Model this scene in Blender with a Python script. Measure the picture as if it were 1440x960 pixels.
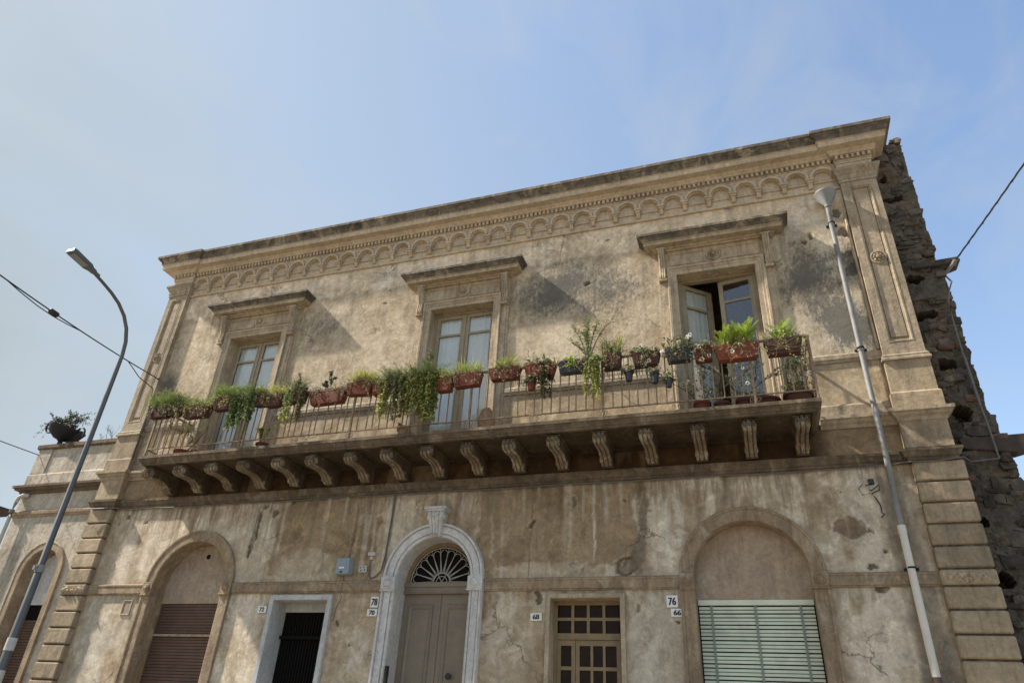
import bpy, bmesh, math, random
import numpy as np
from mathutils import Vector, Matrix

# ------------------------------------------------------------------ clear
for o in list(bpy.data.objects): bpy.data.objects.remove(o)
S = bpy.context.scene
COL = S.collection

# ------------------------------------------------------------------ camera
# facade lies in the plane y = 0, x runs along it, z is up, street is at y < 0
cd = bpy.data.cameras.new('camera'); cam = bpy.data.objects.new('camera', cd); COL.objects.link(cam)
R_ = ((0.9474110684, -0.1173573480, -0.2977238996), (0.3157629465, 0.4940400241, 0.8100729697), (0.0520195071, -0.8614822734, 0.5051160891))
m = Matrix([[R_[i][0], -R_[i][1], -R_[i][2], 0] for i in range(3)] + [[0, 0, 0, 1]])
m.translation = Vector((0, -11, 1.6))
cam.matrix_world = m
cd.sensor_width = 36.0; cd.lens = 971.83 / 1440 * 36; cd.clip_start = 0.05; cd.clip_end = 3000
S.camera = cam

# ------------------------------------------------------------------ sky, sun, exposure
LIGHT = Vector((4.0, 1.0, -4.1)).normalized()
SUN = -LIGHT
W = bpy.data.worlds.new('World'); S.world = W; W.use_nodes = True
nt = W.node_tree; nt.nodes.clear()
sky = nt.nodes.new('ShaderNodeTexSky'); sky.sky_type = 'NISHITA'; sky.sun_disc = False
sky.sun_elevation = math.asin(SUN.z); sky.sun_rotation = math.atan2(SUN.x, SUN.y)
sky.air_density = 1.15; sky.dust_density = 0.9; sky.ozone_density = 1.6; sky.altitude = 50
bg = nt.nodes.new('ShaderNodeBackground'); wo = nt.nodes.new('ShaderNodeOutputWorld')
bg.inputs['Strength'].default_value = 0.137
# thin high veil of cloud over the blue
tc = nt.nodes.new('ShaderNodeTexCoord'); mp = nt.nodes.new('ShaderNodeMapping'); mp.inputs['Scale'].default_value = (1.2, 1.2, 2.2)
mp.inputs['Rotation'].default_value = (0.3, 0.5, 0.4)
nz = nt.nodes.new('ShaderNodeTexNoise'); nz.inputs['Scale'].default_value = 1.3; nz.inputs['Detail'].default_value = 5; nz.inputs['Roughness'].default_value = 0.5; nz.inputs['Distortion'].default_value = 0.5
rp = nt.nodes.new('ShaderNodeMapRange'); rp.inputs['From Min'].default_value = 0.36; rp.inputs['From Max'].default_value = 0.75
rp.inputs['To Min'].default_value = 0.0; rp.inputs['To Max'].default_value = 0.20
mx = nt.nodes.new('ShaderNodeMix'); mx.data_type = 'RGBA'; mx.inputs[7].default_value = (1.74, 1.98, 2.08, 1)
L = nt.links.new
L(tc.outputs['Generated'], mp.inputs['Vector']); L(mp.outputs['Vector'], nz.inputs['Vector']); L(nz.outputs['Fac'], rp.inputs['Value'])
# the veil thickens towards the hazy left (sun) side of the sky and towards the horizon
dt = nt.nodes.new('ShaderNodeVectorMath'); dt.operation = 'DOT_PRODUCT'; dt.inputs[1].default_value = (-0.93, -0.1, -0.35)
hz = nt.nodes.new('ShaderNodeMapRange'); hz.interpolation_type = 'SMOOTHSTEP'; hz.inputs['From Min'].default_value = -0.72; hz.inputs['From Max'].default_value = 0.70; hz.inputs['To Min'].default_value = 0.0; hz.inputs['To Max'].default_value = 0.84
sm = nt.nodes.new('ShaderNodeMath'); sm.operation = 'ADD'; sm.use_clamp = True
L(tc.outputs['Generated'], dt.inputs[0]); L(dt.outputs['Value'], hz.inputs['Value']); L(hz.outputs['Result'], sm.inputs[0]); L(rp.outputs['Result'], sm.inputs[1]); L(sm.outputs[0], mx.inputs[0]); L(sky.outputs['Color'], mx.inputs[6])
m2_ = nt.nodes.new('ShaderNodeMapping'); m2_.inputs['Scale'].default_value = (2.6, 1.0, 3.4); m2_.inputs['Rotation'].default_value = (0.2, 0.9, 0.5)
n2_ = nt.nodes.new('ShaderNodeTexNoise'); n2_.inputs['Scale'].default_value = 1.9; n2_.inputs['Detail'].default_value = 8; n2_.inputs['Roughness'].default_value = 0.55; n2_.inputs['Distortion'].default_value = 0.8
r2_ = nt.nodes.new('ShaderNodeMapRange'); r2_.inputs['From Min'].default_value = 0.48; r2_.inputs['From Max'].default_value = 0.80; r2_.inputs['To Max'].default_value = 0.40
x2_ = nt.nodes.new('ShaderNodeMix'); x2_.data_type = 'RGBA'; x2_.inputs[7].default_value = (2.25, 2.4, 2.45, 1)
L(tc.outputs['Generated'], m2_.inputs['Vector']); L(m2_.outputs['Vector'], n2_.inputs['Vector']); L(n2_.outputs['Fac'], r2_.inputs['Value']); L(r2_.outputs['Result'], x2_.inputs[0]); L(mx.outputs[2], x2_.inputs[6]); L(x2_.outputs[2], bg.inputs['Color']); L(bg.outputs['Background'], wo.inputs['Surface'])
sd = bpy.data.lights.new('sun', 'SUN'); so = bpy.data.objects.new('sun', sd); COL.objects.link(so)
sd.energy = 5.0; sd.angle = math.radians(1.6); sd.color = (1.0, 0.93, 0.83)
so.rotation_euler = LIGHT.to_track_quat('-Z', 'Y').to_euler(); so.location = (-30, -20, 40)
S.view_settings.view_transform = 'Standard'; S.view_settings.look = 'None'; S.view_settings.exposure = 1.0; S.view_settings.gamma = 1.0
S.view_settings.use_curve_mapping = False
S.render.engine = 'CYCLES'

# ------------------------------------------------------------------ materials
def new_mat(name):
    m = bpy.data.materials.new(name); m.use_nodes = True
    n = m.node_tree.nodes; n.clear()
    out = n.new('ShaderNodeOutputMaterial'); p = n.new('ShaderNodeBsdfPrincipled')
    m.node_tree.links.new(p.outputs[0], out.inputs[0])
    return m, m.node_tree, p
def N(nt, t, **kw):
    n = nt.nodes.new(t)
    for k, v in kw.items():
        if k in n.inputs: n.inputs[k].default_value = v
        else: setattr(n, k, v)
    return n
def mixc(nt, fac, a, b, blend='MIX'):
    n = nt.nodes.new('ShaderNodeMix'); n.data_type = 'RGBA'; n.blend_type = blend
    for i, v in ((0, fac), (6, a), (7, b)):
        if hasattr(v, 'links'): nt.links.new(v, n.inputs[i])
        elif i == 0: n.inputs[0].default_value = v
        else: n.inputs[i].default_value = (*v, 1) if len(v) == 3 else v
    return n.outputs[2]
def noise(nt, vec, scale, detail=6, rough=0.6, dist=0.0, stretch=None):
    if stretch:
        mp = N(nt, 'ShaderNodeMapping'); mp.inputs['Scale'].default_value = stretch
        nt.links.new(vec, mp.inputs['Vector']); vec = mp.outputs['Vector']
    n = N(nt, 'ShaderNodeTexNoise', Scale=scale, Detail=detail, Roughness=rough, Distortion=dist)
    nt.links.new(vec, n.inputs['Vector']); return n.outputs['Fac']
def rng_map(nt, v, a, b, c=0.0, d=1.0):
    n = N(nt, 'ShaderNodeMapRange'); n.inputs[1].default_value = a; n.inputs[2].default_value = b; n.inputs[3].default_value = c; n.inputs[4].default_value = d
    nt.links.new(v, n.inputs[0]); return n.outputs[0]
def math_(nt, op, a, b):
    n = N(nt, 'ShaderNodeMath', operation=op)
    for i, v in enumerate((a, b)):
        if hasattr(v, 'links'): nt.links.new(v, n.inputs[i])
        else: n.inputs[i].default_value = v
    return n.outputs[0]
def bump(nt, p, h, strength=0.4, dist=0.02):
    b = N(nt, 'ShaderNodeBump', Strength=strength, Distance=dist); nt.links.new(h, b.inputs['Height']); nt.links.new(b.outputs[0], p.inputs['Normal'])

def weathered(name, a, b, dark, dark_amt=0.5, streak=0.5, rough=0.9, bstr=0.35, pale=None, pale_amt=0.0, rand=0.0, dscale=1.6):
    """plaster or stone: two tones, dark run-off streaks, blotches of soot, optional pale lime bloom"""
    WM = (1.0, 0.97, 0.92); a, b, dark = (tuple(q * w for q, w in zip(t, WM)) for t in (a, b, dark))
    if pale: pale = tuple(q * w for q, w in zip(pale, (1.0, 0.95, 0.85)))
    m, nt, p = new_mat(name)
    g = N(nt, 'ShaderNodeNewGeometry'); pos = g.outputs['Position']
    c = mixc(nt, rng_map(nt, noise(nt, pos, 1.7, 8, 0.62, 0.3), 0.33, 0.67), a, b)
    st = rng_map(nt, noise(nt, pos, 3.0, 9, 0.68, 0.2, (3.6, 3.6, 0.4)), 0.46, 0.66)
    bl = rng_map(nt, noise(nt, pos, dscale, 10, 0.72, 0.6), 0.48, 0.66)
    c = mixc(nt, math_(nt, 'MULTIPLY', st, streak), c, dark)
    c = mixc(nt, math_(nt, 'MULTIPLY', bl, dark_amt), c, dark)
    if pale:
        pl = rng_map(nt, noise(nt, pos, 2.6, 9, 0.72, 0.8, (1.4, 1.4, 0.8)), 0.52, 0.66)
        c = mixc(nt, math_(nt, 'MULTIPLY', pl, pale_amt), c, pale)
    pe = rng_map(nt, noise(nt, pos, 2.1, 9, 0.66, 0.5), 0.50, 0.52, 0.0, 0.16); c = mixc(nt, pe, c, tuple(q * 0.45 for q in a))
    fine = noise(nt, pos, 16, 9, 0.8)
    c = mixc(nt, 0.55, c, mixc(nt, rng_map(nt, fine, 0.3, 0.7), (0.42, 0.41, 0.40), (1.36, 1.36, 1.36)), 'MULTIPLY')
    if rand:
        oi = N(nt, 'ShaderNodeObjectInfo')
        v = rng_map(nt, oi.outputs['Random'], 0, 1, 1 - rand, 1 + rand)
        hs = N(nt, 'ShaderNodeHueSaturation'); nt.links.new(v, hs.inputs['Value']); nt.links.new(c, hs.inputs['Color']); c = hs.outputs[0]
    nt.links.new(c, p.inputs['Base Color']); p.inputs['Roughness'].default_value = rough
    p.inputs['Specular IOR Level'].default_value = 0.25
    h = math_(nt, 'ADD', fine, math_(nt, 'MULTIPLY', noise(nt, pos, 7, 7, 0.65), 1.5))
    bump(nt, p, h, min(1.0, bstr * 1.6), 0.02)
    return m
def simple(name, col, rough=0.5, metal=0.0, var=0.25, scale=14, spec=0.4, rand=0.0, dirt=None, dirt_amt=0.5):
    m, nt, p = new_mat(name)
    g = N(nt, 'ShaderNodeNewGeometry'); pos = g.outputs['Position']
    f = noise(nt, pos, scale, 6, 0.65)
    lo = tuple(x * (1 - var) for x in col); hi = tuple(min(1, x * (1 + var)) for x in col)
    c = mixc(nt, rng_map(nt, f, 0.3, 0.7), lo, hi)
    if dirt:
        d = rng_map(nt, noise(nt, pos, scale * 0.35, 8, 0.7, 0.5), 0.47, 0.66)
        c = mixc(nt, math_(nt, 'MULTIPLY', d, dirt_amt), c, dirt)
    if rand:
        oi = N(nt, 'ShaderNodeObjectInfo'); hs = N(nt, 'ShaderNodeHueSaturation')
        nt.links.new(rng_map(nt, oi.outputs['Random'], 0, 1, 1 - rand, 1 + rand), hs.inputs['Value']); nt.links.new(c, hs.inputs['Color']); c = hs.outputs[0]
    nt.links.new(c, p.inputs['Base Color'])
    p.inputs['Roughness'].default_value = rough; p.inputs['Metallic'].default_value = metal; p.inputs['Specular IOR Level'].default_value = spec
    bump(nt, p, f, 0.15, 0.006)
    return m

def wall_mat():
    """facade plaster: painted stains and patches come from the mesh's own colour map, grain from noise"""
    m, nt, p = new_mat('facade_plaster')
    at = N(nt, 'ShaderNodeVertexColor', layer_name='Col')
    g = N(nt, 'ShaderNodeNewGeometry'); pos = g.outputs['Position']
    f1 = noise(nt, pos, 4.5, 11, 0.76, 0.5); f2 = noise(nt, pos, 15, 9, 0.8, 0.3); f3 = noise(nt, pos, 5, 8, 0.7, 0.5, (2.2, 2.2, 0.8))
    c = mixc(nt, 0.75, at.outputs['Color'], mixc(nt, rng_map(nt, f1, 0.3, 0.7), (0.56, 0.54, 0.52), (1.32, 1.32, 1.32)), 'MULTIPLY')
    c = mixc(nt, 0.6, c, mixc(nt, rng_map(nt, f2, 0.28, 0.72), (0.55, 0.55, 0.55), (1.34, 1.34, 1.34)), 'MULTIPLY')
    c = mixc(nt, 0.4, c, mixc(nt, rng_map(nt, f3, 0.3, 0.7), (0.72, 0.71, 0.70), (1.2, 1.2, 1.2)), 'MULTIPLY')
    c = mixc(nt, rng_map(nt, noise(nt, pos, 1.15, 10, 0.66, 0.7), 0.505, 0.52, 0.0, 0.5), c, mixc(nt, 1.0, c, (0.70, 0.65, 0.58), 'MULTIPLY'))
    c = mixc(nt, rng_map(nt, noise(nt, pos, 2.3, 10, 0.68, 0.9), 0.56, 0.575, 0.0, 0.55), c, mixc(nt, 1.0, c, (1.28, 1.27, 1.24), 'MULTIPLY'))
    c = mixc(nt, 1.0, c, (1.04, 0.985, 0.90), "MULTIPLY")
    vo = N(nt, "ShaderNodeTexVoronoi", feature="DISTANCE_TO_EDGE", Scale=0.6); wv = N(nt, "ShaderNodeVectorMath", operation="ADD"); nv = N(nt, "ShaderNodeTexNoise", Scale=3.0, Detail=8.0, Roughness=0.65); nt.links.new(pos, nv.inputs["Vector"]); sc = N(nt, "ShaderNodeVectorMath", operation="SCALE"); sc.inputs["Scale"].default_value = 0.55; nt.links.new(nv.outputs["Color"], sc.inputs[0]); nt.links.new(pos, wv.inputs[0]); nt.links.new(sc.outputs[0], wv.inputs[1]); nt.links.new(wv.outputs[0], vo.inputs["Vector"])
    ck = math_(nt, "MULTIPLY", rng_map(nt, vo.outputs["Distance"], 0.004, 0.010, 1.0, 0.0), rng_map(nt, noise(nt, pos, 0.9, 4, 0.5), 0.52, 0.60, 0.0, 0.7)); c = mixc(nt, ck, c, (0.10, 0.08, 0.06))
    mk = N(nt, 'ShaderNodeVertexColor', layer_name='Msk'); sp = N(nt, 'ShaderNodeSeparateColor'); nt.links.new(mk.outputs['Color'], sp.inputs[0])
    na = noise(nt, pos, 9.0, 12, 0.84, 0.25, (1.7, 1.7, 0.8)); nb = noise(nt, pos, 15, 10, 0.75, 0.6, (1.5, 1.5, 0.8)); ns = noise(nt, pos, 4.0, 9, 0.7, 0.3, (4.0, 4.0, 0.5))
    def thr(chan, n, amp, a, b, top): return rng_map(nt, math_(nt, 'ADD', sp.outputs[chan], math_(nt, 'MULTIPLY', math_(nt, 'SUBTRACT', n, 0.5), amp)), a, b, 0.0, top)
    c = mixc(nt, thr(1, nb, 2.2, 0.38, 0.80, 0.8), c, (0.62, 0.55, 0.43))
    c = mixc(nt, thr(2, ns, 2.2, 0.44, 0.80, 0.72), c, (0.20, 0.15, 0.10))
    c = mixc(nt, thr(0, na, 3.0, 0.36, 0.82, 0.85), c, (0.095, 0.09, 0.08))
    nt.links.new(c, p.inputs['Base Color']); p.inputs['Roughness'].default_value = 0.93; p.inputs['Specular IOR Level'].default_value = 0.2
    h = math_(nt, 'ADD', math_(nt, 'MULTIPLY', f2, 0.9), math_(nt, 'MULTIPLY', f1, 0.7))
    bump(nt, p, h, 0.6, 0.02)
    return m
def leaf_mat():
    m, nt, p = new_mat('leaf')
    nt.nodes.clear(); out = nt.nodes.new('ShaderNodeOutputMaterial')
    at = N(nt, 'ShaderNodeVertexColor', layer_name='Col')
    d = nt.nodes.new('ShaderNodeBsdfPrincipled'); d.inputs['Roughness'].default_value = 0.55; d.inputs['Specular IOR Level'].default_value = 0.3
    t = nt.nodes.new('ShaderNodeBsdfTranslucent'); mxs = nt.nodes.new('ShaderNodeMixShader'); mxs.inputs[0].default_value = 0.3
    for s in (d.inputs['Base Color'], t.inputs['Color']): nt.links.new(at.outputs['Color'], s)
    nt.links.new(d.outputs[0], mxs.inputs[1]); nt.links.new(t.outputs[0], mxs.inputs[2]); nt.links.new(mxs.outputs[0], out.inputs[0])
    return m
def glass_mat(name, tint=(0.9, 0.95, 0.97), rough=0.02, boost=0.06):
    m, nt, p = new_mat(name); nt.nodes.clear()
    out = nt.nodes.new('ShaderNodeOutputMaterial'); lw = N(nt, 'ShaderNodeLayerWeight', Blend=0.5); fr_ = math_(nt, 'ADD', math_(nt, 'MULTIPLY', math_(nt, 'POWER', lw.outputs['Facing'], 4.0), 0.9), boost)
    g = N(nt, 'ShaderNodeNewGeometry'); nf = noise(nt, g.outputs['Position'], 3.0, 4, 0.6)
    tr = nt.nodes.new('ShaderNodeBsdfTransparent'); tr.inputs[0].default_value = (*tint, 1)
    gl = nt.nodes.new('ShaderNodeBsdfGlossy'); gl.inputs['Roughness'].default_value = rough
    b = N(nt, 'ShaderNodeBump', Strength=0.06, Distance=0.02); nt.links.new(nf, b.inputs['Height']); nt.links.new(b.outputs[0], gl.inputs['Normal'])
    ms = nt.nodes.new('ShaderNodeMixShader')
    nt.links.new(fr_, ms.inputs[0]); nt.links.new(tr.outputs[0], ms.inputs[1]); nt.links.new(gl.outputs[0], ms.inputs[2]); nt.links.new(ms.outputs[0], out.inputs[0])
    return m

MT = {}
MT['wall'] = wall_mat()
MT['trim'] = weathered('trim_stone', (0.44, 0.36, 0.26), (0.35, 0.285, 0.205), (0.13, 0.11, 0.085), 0.5, 0.6, pale=(0.50, 0.45, 0.36), pale_amt=0.4)
MT['trim_rand'] = weathered('quoin_stone', (0.40, 0.315, 0.215), (0.32, 0.255, 0.175), (0.13, 0.105, 0.075), 0.5, 0.5, pale=(0.47, 0.40, 0.30), pale_amt=0.45, rand=0.18)
MT['frieze'] = weathered('frieze_stone', (0.60, 0.50, 0.38), (0.53, 0.44, 0.33), (0.25, 0.205, 0.155), 0.35, 0.42, pale=(0.64, 0.57, 0.46), pale_amt=0.25)
MT['soot'] = weathered('sooty_stone', (0.23, 0.20, 0.165), (0.12, 0.106, 0.09), (0.03, 0.028, 0.026), 0.8, 0.4, pale=(0.42, 0.365, 0.285), pale_amt=0.8, dscale=3.5)
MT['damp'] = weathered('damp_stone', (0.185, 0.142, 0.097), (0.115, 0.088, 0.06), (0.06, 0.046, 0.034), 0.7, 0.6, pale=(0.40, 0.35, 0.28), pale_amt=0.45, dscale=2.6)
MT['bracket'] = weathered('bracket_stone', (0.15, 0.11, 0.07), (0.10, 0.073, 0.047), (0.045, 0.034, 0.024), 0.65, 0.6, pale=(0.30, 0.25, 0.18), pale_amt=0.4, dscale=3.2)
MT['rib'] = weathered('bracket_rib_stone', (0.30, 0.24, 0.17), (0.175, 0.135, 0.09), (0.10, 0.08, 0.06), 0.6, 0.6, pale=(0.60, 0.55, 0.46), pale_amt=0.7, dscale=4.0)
MT['under'] = weathered('sooty_shaded_soffit', (0.095, 0.065, 0.04), (0.06, 0.042, 0.027), (0.035, 0.026, 0.018), 0.6, 0.4, pale=(0.24, 0.185, 0.125), pale_amt=0.35, dscale=2.2)  # slab soffit: soot stain with the shade beneath put into the colour
MT['surround'] = weathered('window_stone', (0.52, 0.43, 0.315), (0.43, 0.35, 0.25), (0.16, 0.13, 0.098), 0.42, 0.6, pale=(0.52, 0.44, 0.33), pale_amt=0.35)
MT['arch'] = weathered('arch_stone', (0.37, 0.285, 0.19), (0.29, 0.215, 0.145), (0.13, 0.098, 0.07), 0.5, 0.6, pale=(0.50, 0.44, 0.35), pale_amt=0.6)
MT['tymp'] = weathered('tympanum_plaster', (0.43, 0.34, 0.255), (0.38, 0.30, 0.225), (0.22, 0.175, 0.13), 0.5, 0.45, pale=(0.50, 0.44, 0.36), pale_amt=0.6, bstr=0.25)
MT['marble'] = weathered('white_marble', (0.62, 0.62, 0.62), (0.55, 0.545, 0.54), (0.30, 0.27, 0.24), 0.22, 0.3, rough=0.6, bstr=0.12)
MT['greyframe'] = weathered('grey_painted_frame', (0.55, 0.56, 0.56), (0.48, 0.49, 0.50), (0.28, 0.27, 0.25), 0.2, 0.25, rough=0.7, bstr=0.12)
MT['door'] = simple('door_paint', (0.20, 0.16, 0.112), 0.5, var=0.12, scale=5, dirt=(0.11, 0.09, 0.07), dirt_amt=0.4)
MT['wood'] = simple('window_wood', (0.30, 0.245, 0.165), 0.6, var=0.15, scale=9, dirt=(0.17, 0.13, 0.085), dirt_amt=0.5)
MT['wood68'] = simple('door_wood', (0.235, 0.165, 0.085), 0.6, var=0.15, scale=7, dirt=(0.12, 0.085, 0.05), dirt_amt=0.5)
MT['brownshut'] = simple('brown_shutter', (0.115, 0.068, 0.046), 0.55, var=0.2, scale=5, dirt=(0.07, 0.04, 0.03), dirt_amt=0.4)
MT['greenshut'] = simple('green_shutter', (0.62, 0.65, 0.50), 0.45, var=0.1, scale=4, dirt=(0.42, 0.42, 0.33), dirt_amt=0.5)
MT['greentape'] = simple('green_tape', (0.19, 0.225, 0.18), 0.6, var=0.15)
MT['iron'] = simple('railing_iron', (0.22, 0.15, 0.09), 0.7, 0.0, var=0.35, scale=18, dirt=(0.34, 0.255, 0.165), dirt_amt=0.55)
MT['fan_iron'] = simple('grille_iron', (0.33, 0.305, 0.26), 0.6, var=0.2)
MT['black'] = simple('black_interior', (0.010, 0.009, 0.008), 0.9, var=0.2, spec=0.1)
MT['darkdoor'] = simple('dark_glass_door', (0.012, 0.010, 0.009), 0.8, var=0.3, spec=0.05)
MT['brownglass'] = simple('brown_glass', (0.022, 0.011, 0.007), 0.3, var=0.3, spec=0.12)
MT['curtain'] = simple('curtain_cloth', (0.70, 0.69, 0.66), 0.95, var=0.06, scale=5)
MT['glass'] = glass_mat('window_glass', (0.92, 0.94, 0.94), 0.03, 0.10)
MT['pvc_grey'] = simple('grey_pipe', (0.215, 0.21, 0.20), 0.6, var=0.12, scale=6, dirt=(0.11, 0.10, 0.085), dirt_amt=0.75)
MT['pvc_white'] = simple('white_pipe', (0.62, 0.575, 0.495), 0.5, var=0.08, scale=6, dirt=(0.46, 0.42, 0.35), dirt_amt=0.45)
MT['pipe_brown'] = simple('brown_pipe_end', (0.09, 0.055, 0.04), 0.6, var=0.2)
MT['plate'] = simple('enamel_plate', (0.72, 0.70, 0.64), 0.35, var=0.06, scale=20, dirt=(0.45, 0.40, 0.32), dirt_amt=0.3)
MT['ink'] = simple('black_enamel', (0.02, 0.02, 0.022), 0.4, var=0.1)
MT['boxblue'] = simple('meter_box_plastic', (0.25, 0.29, 0.32), 0.45, var=0.08, scale=9, dirt=(0.2, 0.22, 0.23), dirt_amt=0.3)
MT['boxgrey'] = simple('junction_box', (0.42, 0.40, 0.36), 0.6, var=0.15)
MT['galv'] = simple('lamp_steel', (0.105, 0.104, 0.10), 0.5, 0.35, var=0.12, scale=6)
MT['lamphead'] = simple('lamp_head_paint', (0.10, 0.11, 0.115), 0.45, 0.2, var=0.1)
MT['led'] = simple('lamp_lens', (0.17, 0.18, 0.19), 0.25, var=0.05)
MT['cable'] = simple('black_cable', (0.03, 0.03, 0.033), 0.6, var=0.2)
MT['cable_grey'] = simple('grey_cable', (0.12, 0.11, 0.10), 0.6, var=0.2)
MT['terra'] = simple('terracotta_plastic', (0.15, 0.042, 0.026), 0.6, var=0.15, scale=8, rand=0.25, dirt=(0.055, 0.028, 0.022), dirt_amt=0.45, spec=0.15)
MT['clayred'] = simple('terracotta_clay', (0.20, 0.065, 0.034), 0.8, var=0.2, scale=10, rand=0.2, dirt=(0.09, 0.05, 0.035), dirt_amt=0.5, spec=0.15)
MT['brownpot'] = simple('brown_pot', (0.078, 0.035, 0.026), 0.65, var=0.2, scale=8, rand=0.2, dirt=(0.06, 0.043, 0.035), dirt_amt=0.4, spec=0.15)
MT['blackpot'] = simple('black_pot', (0.03, 0.03, 0.033), 0.5, var=0.2)
MT['clay'] = simple('clay', (0.30, 0.20, 0.125), 0.85, var=0.3, scale=20)
MT['soil'] = simple('soil', (0.045, 0.03, 0.02), 0.95, var=0.4, scale=30)
MT['bark'] = simple('bark', (0.11, 0.078, 0.052), 0.9, var=0.3, scale=25)
MT['leaf'] = leaf_mat()
MT['stone'] = weathered('lava_stone', (0.13, 0.113, 0.096), (0.07, 0.062, 0.054), (0.035, 0.03, 0.027), 0.55, 0.2, pale=(0.26, 0.21, 0.15), pale_amt=0.5, rand=0.45, bstr=1.0, dscale=4)
MT['stone_red'] = weathered('red_lava_stone', (0.17, 0.10, 0.075), (0.11, 0.075, 0.06), (0.045, 0.035, 0.03), 0.5, 0.2, rand=0.35, bstr=1.0, dscale=4)
MT['mortar'] = weathered('old_mortar', (0.15, 0.125, 0.10), (0.095, 0.081, 0.067), (0.04, 0.036, 0.032), 0.7, 0.2, pale=(0.235, 0.19, 0.13), pale_amt=0.5, bstr=1.0, dscale=5)
MT['beam'] = simple('old_timber', (0.055, 0.04, 0.032), 0.9, var=0.35, scale=10)
MT['asphalt'] = simple('asphalt', (0.13, 0.118, 0.10), 0.9, var=0.3, scale=20)
MT['paving'] = simple('lava_paving', (0.25, 0.215, 0.17), 0.85, var=0.2, scale=5, rand=0.15)
MT['earth'] = simple('dry_ground', (0.27, 0.22, 0.15), 0.95, var=0.25, scale=0.6)
MT['rooftile'] = simple('roof_tile', (0.30, 0.15, 0.09), 0.85, var=0.3, scale=6)
MT['nb_wall'] = weathered('neighbour_plaster', (0.46, 0.40, 0.31), (0.52, 0.48, 0.41), (0.19, 0.165, 0.13), 0.55, 0.6, pale=(0.60, 0.56, 0.49), pale_amt=0.5)
MT['urn'] = simple('black_iron', (0.010, 0.011, 0.013), 0.7, var=0.3)

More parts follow.
